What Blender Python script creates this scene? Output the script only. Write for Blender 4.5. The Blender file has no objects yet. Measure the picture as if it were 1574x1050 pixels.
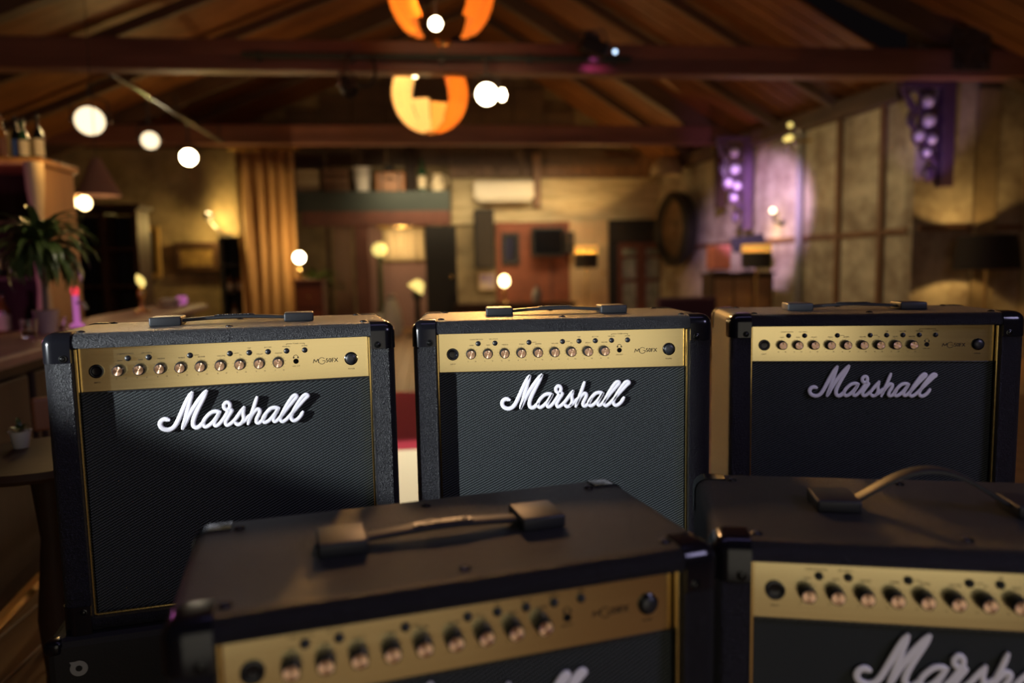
import bpy, bmesh, math, random
from mathutils import Vector, Matrix
random.seed(4)
R = math.radians
C = bpy.context.scene.collection
SC = bpy.context.scene

# ------------------------------------------------------------------ camera, world, lights, exposure
FPX = 1108.274; PITCH = 0.1001573; ROLL = -0.0191772; YAW = R(6.2); CAMZ = 1.12
def ray(px, py):
    u = (px-787)/FPX; w = -(py-525)/FPX
    c, s = math.cos(ROLL), math.sin(ROLL)
    x = u*c-w*s; v = u*s+w*c
    c, s = math.cos(PITCH), math.sin(PITCH)
    y = c+s*v; z = -s+c*v
    c, s = math.cos(YAW), math.sin(YAW)
    return Vector((x*c+y*s, -x*s+y*c, z))
CAM = Vector((0, 0, CAMZ))
def at_y(px, py, Y): r = ray(px, py); return CAM+r*(Y/r.y)
def at_x(px, py, X): r = ray(px, py); return CAM+r*(X/r.x)
def at_z(px, py, Z): r = ray(px, py); return CAM+r*((Z-CAMZ)/r.z)

cam = bpy.data.objects.new('camera', bpy.data.cameras.new('camera')); C.objects.link(cam)
fw = ray(787, 525).normalized(); rt = (ray(788, 525)-ray(786, 525)).normalized(); up = rt.cross(fw)
m = Matrix((rt, up, -fw)).transposed().to_4x4(); m.translation = CAM
cam.matrix_world = m
cam.data.sensor_width = 36; cam.data.lens = FPX/1574*36
cam.data.clip_start = .05; cam.data.clip_end = 60
cam.data.dof.use_dof = True; cam.data.dof.focus_distance = 1.22; cam.data.dof.aperture_fstop = 1.85
SC.camera = cam
SC.view_settings.view_transform = 'Standard'; SC.view_settings.look = 'None'
SC.view_settings.gamma = 1; SC.view_settings.use_curve_mapping = False
SC.view_settings.exposure = 0
wd = bpy.data.worlds.new('world'); SC.world = wd; wd.use_nodes = True
wd.node_tree.nodes['Background'].inputs[0].default_value = (.6, .45, .5, 1)
wd.node_tree.nodes['Background'].inputs[1].default_value = .004

def look(o, target):
    d = (Vector(target)-o.location).normalized()
    o.rotation_euler = d.to_track_quat('-Z', 'Y').to_euler()
def spot(name, loc, target, power, color, angle, blend=.3, radius=.05):
    l = bpy.data.lights.new(name, 'SPOT'); l.energy = power; l.color = color
    l.spot_size = R(angle); l.spot_blend = blend; l.shadow_soft_size = radius
    o = bpy.data.objects.new(name, l); C.objects.link(o); o.location = loc; look(o, target); return o
def point(name, loc, power, color, radius=.05):
    l = bpy.data.lights.new(name, 'POINT'); l.energy = power; l.color = color; l.shadow_soft_size = radius
    o = bpy.data.objects.new(name, l); C.objects.link(o); o.location = loc; return o
def area(name, loc, target, power, color, sx, sy):
    l = bpy.data.lights.new(name, 'AREA'); l.energy = power; l.color = color
    l.shape = 'RECTANGLE'; l.size = sx; l.size_y = sy
    o = bpy.data.objects.new(name, l); C.objects.link(o); o.location = loc; look(o, target); return o
WARM = (1, .62, .25); AMBER = (1, .5, .14)
# key spot at far left (its flag is built below), a soft panel behind the photographer, a dim lavender one above
KEY = Vector((-2.45, -.05, 1.28))
spot('key_spot', KEY, (.167, 1.20, 1.13), 700, (.9, .96, 1), 19.3, .24, .02)
area('softbox', (.29, -1.04, .88), (.507, .96, .88), 6.0, (1, .92, .74), 1.4, 1.54)
area('lavender_wash', (.35, .95, 2.8), (.35, 1.15, .5), 3.0, (.5, .42, 1), 1.8, .35)
area('lavender_front', (1.9, -.5, 2.1), (.85, 1.2, .9), 15, (.66, .6, 1), .6, .6)
# warm lamps of the room; area fills after them are added, with no fixture
spot('track_glow_a', (-2.95, 7.0, 2.5), (-.2, 1.3, 1.0), 45, WARM, 30, .6, .09)
spot('track_glow_b', (-2.95, 8.4, 2.55), (.6, 1.5, 1.0), 45, WARM, 30, .6, .09)
spot('beam_glow', (.62, 6.72, 2.68), (.2, 1.3, 1.0), 540, (1, .48, .11), 22, .5, .1)
spot('petal_down', (.06, 6.0, 3.3), (.25, .7, .85), 270, (1, .52, .22), 30, .6, .15)
spot('floor_pool', (.3, 5.6, 2.9), (-.15, 3.75, 0), 420, (1, .87, .58), 32, .25, .05)
spot('purple_wash', (3.2, 8.2, 2.7), (4.9, 10.4, 1.8), 800, (.78, .48, 1), 44, .7, .06)
area('hall_warm', (1.0, 9.2, 2.9), (1.0, 9.2, 0), 30, (1, .74, .42), 5, 3.5)
area('wall_wash', (3.0, 8.0, 2.7), (5.1, 9.0, 1.5), 9, (1, .8, .48), 2.2, .5).data.spread = R(110)
area('roof_warm', (.8, 9.0, 3.2), (.8, 9.0, 6), 8, (1, .42, .1), 6, 5)
area('back_warm', (1.0, 12.3, 3.0), (1.0, 14.5, 1.75), 28, (1, .76, .42), 4, .6).data.spread = R(75)

# ------------------------------------------------------------------ materials
def mat(name, color, rough=.5, metal=0, spec=.5, emit=None, estr=0, noise=None, bump=None, trans=0, aniso=None):
    """noise=(scale, second colour, stretch xyz); bump=(scale, strength, distance)"""
    m = bpy.data.materials.new(name); m.use_nodes = True
    nt = m.node_tree; b = nt.nodes['Principled BSDF']
    b.inputs['Base Color'].default_value = (*color, 1); b.inputs['Roughness'].default_value = rough
    b.inputs['Metallic'].default_value = metal; b.inputs['Specular IOR Level'].default_value = spec
    if emit: b.inputs['Emission Color'].default_value = (*emit, 1); b.inputs['Emission Strength'].default_value = estr
    if trans: b.inputs['Transmission Weight'].default_value = trans
    tc = nt.nodes.new('ShaderNodeTexCoord')
    if noise:
        mp = nt.nodes.new('ShaderNodeMapping'); mp.inputs['Scale'].default_value = noise[2] if len(noise) > 2 else (1, 1, 1)
        n = nt.nodes.new('ShaderNodeTexNoise'); n.inputs['Scale'].default_value = noise[0]; n.inputs['Detail'].default_value = 6
        n.inputs['Roughness'].default_value = .65
        cr = nt.nodes.new('ShaderNodeValToRGB'); cr.color_ramp.elements[0].position = .36; cr.color_ramp.elements[1].position = .64
        cr.color_ramp.elements[0].color = (*color, 1); cr.color_ramp.elements[1].color = (*noise[1], 1)
        nt.links.new(tc.outputs['Object'], mp.inputs[0]); nt.links.new(mp.outputs[0], n.inputs['Vector'])
        nt.links.new(n.outputs['Fac'], cr.inputs[0]); nt.links.new(cr.outputs[0], b.inputs['Base Color'])
    if bump:
        n2 = nt.nodes.new('ShaderNodeTexNoise'); n2.inputs['Scale'].default_value = bump[0]; n2.inputs['Detail'].default_value = 3
        bp = nt.nodes.new('ShaderNodeBump'); bp.inputs['Strength'].default_value = bump[1]; bp.inputs['Distance'].default_value = bump[2]
        nt.links.new(tc.outputs['Object'], n2.inputs['Vector']); nt.links.new(n2.outputs['Fac'], bp.inputs['Height'])
        nt.links.new(bp.outputs[0], b.inputs['Normal'])
    return m
def wood(name, a, b_, rough=.5, scale=6, stretch=(1, 1, .08)):
    return mat(name, a, rough, noise=(scale, b_, stretch), bump=(40, .2, .003))

M = {}
# leather-grain vinyl
m = mat('vinyl', (.010, .010, .012), .42, spec=.55); nt = m.node_tree; b = nt.nodes['Principled BSDF']
tc = nt.nodes.new('ShaderNodeTexCoord'); v = nt.nodes.new('ShaderNodeTexVoronoi'); v.inputs['Scale'].default_value = 370
v.feature = 'SMOOTH_F1'; v.inputs['Smoothness'].default_value = .6
n = nt.nodes.new('ShaderNodeTexNoise'); n.inputs['Scale'].default_value = 260; n.inputs['Detail'].default_value = 3
mx = nt.nodes.new('ShaderNodeMixRGB'); mx.blend_type = 'LINEAR_LIGHT'; mx.inputs[0].default_value = .008
bp = nt.nodes.new('ShaderNodeBump'); bp.inputs['Strength'].default_value = 1; bp.inputs['Distance'].default_value = .0042
nt.links.new(tc.outputs['Object'], n.inputs['Vector']); nt.links.new(tc.outputs['Object'], mx.inputs[1]); nt.links.new(n.outputs['Color'], mx.inputs[2])
nt.links.new(mx.outputs[0], v.inputs['Vector']); nt.links.new(v.outputs['Distance'], bp.inputs['Height']); nt.links.new(bp.outputs[0], b.inputs['Normal'])
M['vinyl'] = m
# brushed gold plate: long horizontal scratches
m = mat('brushed_gold', (.83, .62, .30), .27, 1); nt = m.node_tree; b = nt.nodes['Principled BSDF']
tc = nt.nodes.new('ShaderNodeTexCoord'); mp = nt.nodes.new('ShaderNodeMapping'); mp.inputs['Scale'].default_value = (3, 300, 900)
n = nt.nodes.new('ShaderNodeTexNoise'); n.inputs['Scale'].default_value = 2; n.inputs['Detail'].default_value = 2
mr = nt.nodes.new('ShaderNodeMapRange'); mr.inputs[3].default_value = .17; mr.inputs[4].default_value = .27
cr = nt.nodes.new('ShaderNodeValToRGB'); cr.color_ramp.elements[0].color = (.73, .59, .29, 1); cr.color_ramp.elements[1].color = (.88, .73, .39, 1)
nt.links.new(tc.outputs['Object'], mp.inputs[0]); nt.links.new(mp.outputs[0], n.inputs['Vector']); nt.links.new(n.outputs['Fac'], mr.inputs[0])
nt.links.new(mr.outputs[0], b.inputs['Roughness']); nt.links.new(n.outputs['Fac'], cr.inputs[0]); nt.links.new(cr.outputs[0], b.inputs['Base Color'])
M['gold'] = m
M['gold_trim'] = mat('gold_trim', (.85, .6, .22), .22, 1)
# woven grille cloth: light threads in slanting rows on black
m = mat('grille_cloth', (.01, .01, .01), .65, spec=.12); nt = m.node_tree; b = nt.nodes['Principled BSDF']
def mth(op, a, b2=None):
    q = nt.nodes.new('ShaderNodeMath'); q.operation = op
    for i, s in enumerate((a, b2)):
        if s is None: continue
        if isinstance(s, (int, float)): q.inputs[i].default_value = s
        else: nt.links.new(s, q.inputs[i])
    return q.outputs[0]
tc = nt.nodes.new('ShaderNodeTexCoord'); sx = nt.nodes.new('ShaderNodeSeparateXYZ'); nt.links.new(tc.outputs['Object'], sx.inputs[0])
X, Z = sx.outputs[0], sx.outputs[2]
a = mth('DIVIDE', mth('SUBTRACT', Z, mth('MULTIPLY', X, .5)), .0046)
band = mth('ADD', mth('MULTIPLY', mth('SINE', mth('MULTIPLY', a, 6.2832)), .5), .5)
dot = mth('ADD', mth('MULTIPLY', mth('SINE', mth('MULTIPLY', mth('ADD', mth('DIVIDE', X, .0023), mth('DIVIDE', Z, .0055)), 6.2832)), .5), .5)
fac = mth('POWER', mth('MULTIPLY', mth('ADD', mth('MULTIPLY', band, .75), .25), dot), 1.7)
cr = nt.nodes.new('ShaderNodeValToRGB'); cr.color_ramp.elements[0].position = .12; cr.color_ramp.elements[1].position = .85
cr.color_ramp.elements[0].color = (.004, .0045, .005, 1); cr.color_ramp.elements[1].color = (.175, .20, .20, 1)
bp = nt.nodes.new('ShaderNodeBump'); bp.inputs['Strength'].default_value = .6; bp.inputs['Distance'].default_value = .0006
nt.links.new(fac, cr.inputs[0]); nt.links.new(cr.outputs[0], b.inputs['Base Color']); nt.links.new(fac, bp.inputs['Height']); nt.links.new(bp.outputs[0], b.inputs['Normal'])
M['grille'] = m
# copper knob cap with circular brushing
m = mat('brushed_copper', (.96, .62, .40), .38, 1); nt = m.node_tree; b = nt.nodes['Principled BSDF']
tg = nt.nodes.new('ShaderNodeTangent'); tg.direction_type = 'RADIAL'; tg.axis = 'Y'
b.inputs['Anisotropic'].default_value = .92; nt.links.new(tg.outputs[0], b.inputs['Tangent'])
M['copper'] = m
M['black_gloss'] = mat('black_plastic_gloss', (.006, .006, .008), .17, spec=.38)
M['black_satin'] = mat('black_plastic_satin', (.014, .015, .018), .38)
M['rubber'] = mat('dark_rubber', (.015, .016, .018), .45, spec=.4, bump=(500, .2, .0004))
M['hole'] = mat('black_hole', (.003, .003, .003), .6, spec=.2)
M['logo'] = mat('white_plastic', (.88, .87, .92), .3)
M['print'] = mat('black_print', (.015, .012, .01), .6, spec=.2)
M['screw'] = mat('black_screw', (.03, .03, .03), .22, .8)
M['steel'] = mat('dark_steel', (.06, .062, .066), .4, .6, noise=(9, (.11, .11, .11)))
M['chrome'] = mat('worn_chrome', (.55, .56, .58), .25, 1)
M['brass'] = mat('brass', (.75, .5, .18), .25, 1)
M['case'] = mat('black_carpet', (.010, .009, .010), .75, bump=(260, .5, .001))
M['grey'] = mat('grey_print', (.3, .3, .3), .5)
M['beam'] = wood('beam_wood', (.15, .064, .046), (.25, .112, .082), .55, 4, (.12, 1, 1))
M['roofwood'] = wood('roof_board_wood', (.13, .046, .012), (.21, .08, .022), .5, 3, (.3, 1, 1))
M['rafter'] = wood('rafter_wood', (.07, .045, .032), (.13, .08, .05), .6, 4, (.2, 1, 1))
M['floorwood'] = wood('floor_board_wood', (.26, .14, .06), (.42, .25, .11), .38, 5, (1, .06, 1))
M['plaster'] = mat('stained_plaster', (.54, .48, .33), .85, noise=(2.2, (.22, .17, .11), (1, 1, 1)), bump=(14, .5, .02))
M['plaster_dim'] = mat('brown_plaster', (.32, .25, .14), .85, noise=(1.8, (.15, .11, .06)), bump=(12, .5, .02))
M['cream'] = mat('cream_painted_wood', (.62, .52, .32), .7, noise=(5, (.40, .32, .18), (.3, 1, 2)), bump=(20, .3, .006))
M['brownwood'] = wood('brown_wood', (.14, .07, .035), (.22, .12, .06), .5)
M['darkwood'] = wood('dark_wood', (.035, .018, .012), (.065, .034, .02), .5)
M['orangewood'] = wood('orange_wood', (.42, .2, .06), (.55, .28, .09), .45)
M['barwood'] = wood('bar_top_wood', (.16, .065, .055), (.24, .10, .085), .5, 5, (1, .1, 1))
M['darkwood'].node_tree.nodes['Principled BSDF'].inputs['Specular IOR Level'].default_value = .2
M['black'] = mat('matt_black', (.010, .009, .009), .6)
M['teal'] = mat('teal_paint', (.022, .036, .034), .6, noise=(4, (.034, .05, .046), (.3, 1, 1)))
M['maroon'] = mat('maroon_paint', (.16, .055, .035), .6, noise=(3, (.11, .035, .025)))
M['redwall'] = mat('red_wall_paint', (.24, .07, .035), .7, noise=(3, (.17, .05, .025)))
M['palewood'] = wood('pale_door_wood', (.62, .46, .26), (.5, .36, .2), .55)
M['curtain'] = mat('tan_velvet', (.42, .24, .09), .8, noise=(3, (.34, .2, .07), (1, 1, .1)))
M['sheer'] = mat('cream_sheer_cloth', (.62, .5, .3), .9)
M['mauve'] = mat('mauve_wall_paint', (.26, .15, .13), .8)
M['white'] = mat('white_enamel', (.75, .72, .66), .4)
M['redcarpet'] = mat('red_carpet', (.42, .02, .075), .95, noise=(60, (.34, .015, .06)), bump=(300, .5, .003))
M['mat_white'] = mat('cream_floor_mat', (.82, .78, .68), .8, bump=(200, .3, .002))
M['salmon'] = mat('salmon_fabric', (.62, .2, .14), .8)
M['leafdark'] = mat('palm_leaf', (.05, .085, .02), .32, noise=(20, (.13, .18, .05)))
M['stem'] = mat('palm_stem', (.22, .16, .12), .7)
M['terracotta'] = mat('pot_pinkish', (.5, .34, .3), .6)
M['leather'] = mat('brown_leather', (.28, .11, .035), .45)
M['gilt'] = mat('gilded_frame', (.6, .4, .13), .4, .7)
M['canvas'] = mat('dark_painting', (.12, .07, .025), .5, noise=(9, (.25, .16, .05)))
M['shade_dark'] = mat('dark_lampshade', (.022, .015, .010), .8)
M['glass'] = mat('clear_glass', (.9, .92, .9), .05, trans=1)
M['pane'] = mat('door_pane', (.35, .36, .32), .15, noise=(6, (.15, .16, .13)))
M['bottle_green'] = mat('bottle_green', (.02, .06, .03), .12)
M['bottle_amber'] = mat('bottle_amber', (.2, .08, .02), .12)
M['label'] = mat('cream_label', (.7, .6, .42), .6)
M['blue'] = mat('blue_label', (.06, .12, .35), .5)
M['gongmetal'] = mat('dark_bronze', (.10, .06, .035), .5, .5, noise=(5, (.16, .10, .05)))
M['ac'] = mat('ac_white', (.72, .66, .54), .45)
M['purpleplate'] = mat('fretwork_paint', (.09, .05, .10), .35)
M['jewel'] = mat('frosted_glass_bead', (.75, .68, .9), .15)
def glow(name, color, s): return mat(name, color, .5, emit=color, estr=s)
M['bulb'] = glow('bulb_hot', (1, .80, .46), 30)
M['lens_warm'] = glow('lens_warm', (1, .80, .50), 1.7)
M['bulb_soft'] = glow('bulb_soft', (1, .72, .33), 9)
M['globe'] = glow('globe_soft', (1, .78, .42), 5)
M['globe_y'] = glow('globe_yellow', (.95, .75, .22), 1.1)
M['blueled'] = glow('cold_bulb', (.55, .75, 1), 3)
M['pinkled'] = glow('magenta_tube', (.7, .2, .6), .4)
M['redled'] = glow('red_tip', (1, .05, .08), .8)
M['rim'] = glow('lit_shade_rim', (1, .5, .1), .5)  # emission stands in for bulb light shining through the shade band
def petal(name, color, tcol, e):
    m = mat(name, color, .6, emit=tcol, estr=e); nt = m.node_tree; b = nt.nodes['Principled BSDF']
    t = nt.nodes.new('ShaderNodeBsdfTranslucent'); t.inputs[0].default_value = (*tcol, 1)
    ms = nt.nodes.new('ShaderNodeMixShader'); ms.inputs[0].default_value = .55
    nt.links.new(b.outputs[0], ms.inputs[1]); nt.links.new(t.outputs[0], ms.inputs[2]); nt.links.new(ms.outputs[0], nt.nodes['Material Output'].inputs[0])
    return m
M['petal_orange'] = petal('petal_orange', (.75, .2, .03), (.95, .25, .025), .55)
M['petal_amber'] = petal('petal_amber', (.85, .42, .1), (1, .45, .1), .6)
M['petal_cream'] = petal('petal_cream', (.85, .58, .25), (1, .62, .24), .6)

# ------------------------------------------------------------------ mesh helpers
def box(bm, c, s, rz=0, rx=0, ry=0, bev=0, seg=2):
    mt = Matrix.Translation(c) @ Matrix.Rotation(rz, 4, 'Z') @ Matrix.Rotation(rx, 4, 'X') @ Matrix.Rotation(ry, 4, 'Y') @ Matrix.Diagonal((*s, 1))
    r = bmesh.ops.create_cube(bm, size=1, matrix=mt)
    if bev:
        es = list({e for v in r['verts'] for e in v.link_edges})
        bmesh.ops.bevel(bm, geom=es, offset=bev, segments=seg, profile=.5, affect='EDGES')
def frame_of(d):
    d = d.normalized(); a = Vector((0, 0, 1)) if abs(d.z) < .9 else Vector((1, 0, 0))
    x = d.cross(a).normalized(); return x, d.cross(x).normalized()
def tube(bm, pts, r, seg=8, rs=None):
    pts = [Vector(p) for p in pts]; rings = []
    for i, p in enumerate(pts):
        d = (pts[min(i+1, len(pts)-1)]-pts[max(i-1, 0)])
        x, y = frame_of(d); rr = rs[i] if rs else r
        if rings and (x.dot(px_) < 0): pass
        if i: x = (px_-d.normalized()*px_.dot(d.normalized())).normalized(); y = d.normalized().cross(x)
        px_ = x
        rings.append([bm.verts.new(p+(x*math.cos(t)+y*math.sin(t))*rr) for t in [2*math.pi*k/seg for k in range(seg)]])
    for a, b in zip(rings, rings[1:]):
        for k in range(seg): bm.faces.new((a[k], a[(k+1) % seg], b[(k+1) % seg], b[k]))
    bm.faces.new(rings[0][::-1]); bm.faces.new(rings[-1])
def lathe(bm, prof, seg=20, c=(0, 0, 0), mtx=None):
    mtx = mtx or Matrix.Translation(c); rings = []
    for r, z in prof:
        if r < 1e-6: rings.append([bm.verts.new(mtx @ Vector((0, 0, z)))])
        else: rings.append([bm.verts.new(mtx @ Vector((r*math.cos(t), r*math.sin(t), z))) for t in [2*math.pi*k/seg for k in range(seg)]])
    for a, b in zip(rings, rings[1:]):
        for k in range(seg):
            q = [a[k % len(a)], a[(k+1) % len(a)], b[(k+1) % len(b)], b[k % len(b)]]
            f = []
            for w in q:
                if w not in f: f.append(w)
            if len(f) > 2: bm.faces.new(f)
def ball(bm, c, r, sq=1, seg=16):
    bmesh.ops.create_uvsphere(bm, u_segments=seg, v_segments=max(6, seg//2), radius=r, matrix=Matrix.Translation(c) @ Matrix.Diagonal((1, 1, sq, 1)))
FRONT = Matrix.Rotation(R(90), 4, 'X')          # lathe axis +Z -> -Y (towards the viewer)
def make(name, bm, ma, parent=None, smooth=False, loc=None):
    me = bpy.data.meshes.new(name); bmesh.ops.recalc_face_normals(bm, faces=bm.faces[:])
    bm.to_mesh(me); bm.free()
    me.materials.append(M[ma] if isinstance(ma, str) else ma)
    if smooth:
        for p in me.polygons: p.use_smooth = True
        try: me.set_sharp_from_angle(angle=R(40))
        except Exception: pass
    o = bpy.data.objects.new(name, me); C.objects.link(o)
    if parent: o.parent = parent
    if loc is not None: o.location = loc
    return o
def B(): return bmesh.new()
def bx(name, c, s, ma, parent=None, rz=0, bev=.004, rx=0, ry=0):
    bm = B(); box(bm, c, s, rz, rx, ry, min(bev, min(s)*.3)); return make(name, bm, ma, parent)
def tb(name, pts, r, ma, parent=None, seg=8, rs=None): bm = B(); tube(bm, pts, r, seg, rs); return make(name, bm, ma, parent, True)
def lt(name, prof, ma, parent=None, c=(0, 0, 0), seg=20, mtx=None): bm = B(); lathe(bm, prof, seg, c, mtx); return make(name, bm, ma, parent, True)
def bl(name, c, r, ma, parent=None, sq=1, seg=16): bm = B(); ball(bm, c, r, sq, seg); return make(name, bm, ma, parent, True)
def tag(o, label, cat, group=None):
    o['label'] = label; o['category'] = cat
    if group: o['group'] = group
    return o
def thing(name, label, cat, loc=(0, 0, 0), rz=0, group=None):
    o = bpy.data.objects.new(name, None); C.objects.link(o); o.location = loc; o.rotation_euler = (0, 0, rz)
    o.empty_display_size = .05; return tag(o, label, cat, group)
def struct(o, label=None):
    o['kind'] = 'structure'
    if label: o['label'] = label
    return o
def copy_tree(o, parent=None):
    c = o.copy(); C.objects.link(c); c.parent = parent
    for ch in list(o.children): copy_tree(ch, c)
    return c
def share(o, loc, parent, rot=None):
    c = o.copy(); C.objects.link(c); c.parent = parent; c.location = loc
    if rot: c.rotation_euler = rot
    return c

# ------------------------------------------------------------------ room shell
YB = 14.5; XL = -5.6
YJ = 7.6                                           # the right wall runs a little askew and steps out into a bay nearer than this
def xw(Y): return (6.204 if Y > YJ else 7.5)-.11*Y
WALLROT = math.atan2(-.994, .109)                  # local x runs along that wall towards the viewer, local -y faces the room
def at_w(px, py):
    r = ray(px, py); t = 6.204/(r.x+.11*r.y); return CAM+r*t
fl = struct(bx('floor', (.9, 5.5, -.06), (14.6, 19, .06), 'darkwood', bev=0), 'dark boarded floor of the hall')
bm = B(); box(bm, (0, 0, 0), (.152, 18.9, .03), bev=.003, seg=1); fb = make('floor_board', bm, 'floorwood', fl, loc=(-6.2, 5.5, -.015))
for i in range(1, 91): share(fb, (-6.2+.158*i, 5.5, -.015-.001*random.random()), fl)
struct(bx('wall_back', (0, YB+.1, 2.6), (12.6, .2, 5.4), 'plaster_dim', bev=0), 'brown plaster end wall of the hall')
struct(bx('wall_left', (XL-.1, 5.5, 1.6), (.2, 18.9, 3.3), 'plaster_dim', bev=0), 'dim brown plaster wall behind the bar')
bm = B(); box(bm, (0, .1, 1.6), (7.1, .2, 3.25)); wr = make('wall_right', bm, 'plaster'); struct(wr, 'stained pale plaster wall on the right')
o = struct(bx('wall_right_return', (6.1, YJ+.1, 1.95), (1.5, .2, 3.9), 'plaster', bev=0), 'plaster wall face stepping out behind the big drum lamp')
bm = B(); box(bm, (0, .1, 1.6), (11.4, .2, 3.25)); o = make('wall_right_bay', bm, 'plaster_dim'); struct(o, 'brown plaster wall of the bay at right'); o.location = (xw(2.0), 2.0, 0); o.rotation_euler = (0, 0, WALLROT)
wr.location = (xw(11.2), 11.2, 0); wr.rotation_euler = (0, 0, WALLROT)
struct(bx('wall_front', (.9, -3.6, 1.6), (14.6, .2, 3.3), 'plaster_dim', bev=0), 'brown plaster wall behind the viewer')
# pitched roof: boards from ridge to eaves
RX, RZ = .8, 5.7
ce = thing('ceiling', '', 'x'); del ce['label']; del ce['category']; struct(ce, 'pitched timber board ceiling')
def slab(bm, p, q, w, t):                          # board along p->q, width along Y
    d = (q-p).normalized(); n = Vector((0, 1, 0)).cross(d)
    vs = [bm.verts.new(a+Vector((0, y, 0))+n*h) for a in (p, q) for y in (-w/2, w/2) for h in (0, t)]
    for f in ((0, 1, 3, 2), (4, 6, 7, 5), (0, 4, 5, 1), (2, 3, 7, 6), (0, 2, 6, 4), (1, 5, 7, 3)): bm.faces.new([vs[i] for i in f])
y = -3.3
while y < YB:
    bm = B(); slab(bm, Vector((RX, y, RZ)), Vector((xw(y)+.25, y, 3.05)), .232, .03); make('roof_board', bm, 'roofwood', ce)
    bm = B(); slab(bm, Vector((RX, y, RZ)), Vector((XL-.1, y, 3.05)), .232, .03); make('roof_board', bm, 'roofwood', ce)
    y += .24
# dark boards closing the gable above the far beam
for k in range(14):
    x = -3.6+k*.62; zt_ = RZ-(abs(x-RX)+.31)/(xw(YB)-RX if x > RX else RX-XL)*(RZ-3.05)-.05
    if zt_ > 3.2: struct(bx('trim_%d' % (100+k), (x, YB-.06, (3.15+zt_)/2), (.6, .06, zt_-3.15), 'rafter'), 'dark upright board of the gable')
# tie beams, principal rafters, plates
for nm, Y, lab in (('trim_1', 7.42, 'nearer horizontal timber tie beam'), ('trim_2', 11.5, 'farther horizontal timber tie beam'), ('trim_3', 3.0, 'tie beam overhead')):
    if nm == 'trim_3': continue
    struct(bx(nm, ((xw(Y)+XL)/2, Y, 3.20), (xw(Y)-XL, .2, .29), 'beam', bev=.015), lab)
def raf(name, Y, x1, z1, w, t, ma, lab, off=.14):
    p = Vector((RX, Y, RZ-off)); q = Vector((x1, Y, z1-off)); d = q-p
    o = bx(name, (0, 0, 0), (d.length, w, t), ma, bev=.01); o.location = (p+q)/2
    o.rotation_euler = (0, -math.atan2(d.z, d.x), 0); struct(o, lab); return o
n = 4
for Y, w, t in ((7.42, .16, .26), (11.5, .16, .26), (8.8, .08, .12), (10.1, .08, .12), (12.8, .08, .12), (6.2, .08, .12), (5.0, .08, .12)):
    raf('trim_%d' % n, Y, xw(Y)+.1, 3.10, w, t, 'rafter', 'sloping roof rafter'); n += 1
    raf('trim_%d' % n, Y, XL, 3.10, w, t, 'rafter', 'sloping roof rafter'); n += 1
o = bx('trim_%d' % n, (0, -.09, 3.02), (6.8, .18, .2), 'rafter'); o.location = (xw(11.1), 11.1, 0); o.rotation_euler.z = WALLROT; struct(o, 'timber wall plate along the right wall'); n += 1
# studs, pipe and rail on the right wall
for px, w, ma in ((1290, .07, 'brownwood'), (1356, .07, 'brownwood')):
    p = at_w(px, 390); o = bx('trim_%d' % n, (0, -.03, 1.5), (w, .06, 3.0), ma, bev=.006); o.location = (p.x, p.y, 0); o.rotation_euler.z = WALLROT
    struct(o, 'upright board on the right wall'); n += 1
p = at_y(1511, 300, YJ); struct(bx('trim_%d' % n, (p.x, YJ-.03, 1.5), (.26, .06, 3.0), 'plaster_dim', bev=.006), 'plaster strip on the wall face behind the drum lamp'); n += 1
p = at_y(1500, 350, YJ); struct(bx('trim_%d' % n, (6.1, YJ-.02, p.z), (1.4, .04, .06), 'brownwood', bev=.006), 'dado rail on the wall face behind the drum lamp'); n += 1
p = at_w(1400, 354); q = xw(11.1); o = bx('trim_%d' % n, (0, -.02, 0), (6.9, .04, .07), 'brownwood', bev=.006); o.location = (q, 11.1, p.z); o.rotation_euler.z = WALLROT; struct(o, 'dado rail along the right wall'); n += 1
p = at_w(1234, 390); o = tb('drain_pipe', [(0, -.07, 0), (0, -.07, 2.9)], .05, mat('pipe_grey', (.28, .27, .25), .6)); o.location = (p.x, p.y, 0); o.rotation_euler.z = WALLROT
tag(o, 'grey pipe running up the right wall', 'pipe')
# alcove wall on the left below the far beam
struct(bx('wall_left_back', (-4.1, 11.72, 1.5), (3.0, .15, 3.06), 'plaster_dim', bev=0), 'yellowish plaster wall beside the curtain')

def rect(name, x0, y0, x1, y1, Y, t, ma, parent=None, bev=.006, to_floor=False):
    a = at_y(x0, y0, Y); b = at_y(x1, y1, Y); z1 = max(a.z, b.z); z0 = 0 if to_floor else min(a.z, b.z)
    o = parent.location if parent else Vector((0, 0, 0))
    return bx(name, ((a.x+b.x)/2-o.x, Y+t/2-o.y, (z0+z1)/2-o.z), (abs(b.x-a.x), t, z1-z0), ma, parent, bev=bev)

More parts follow.
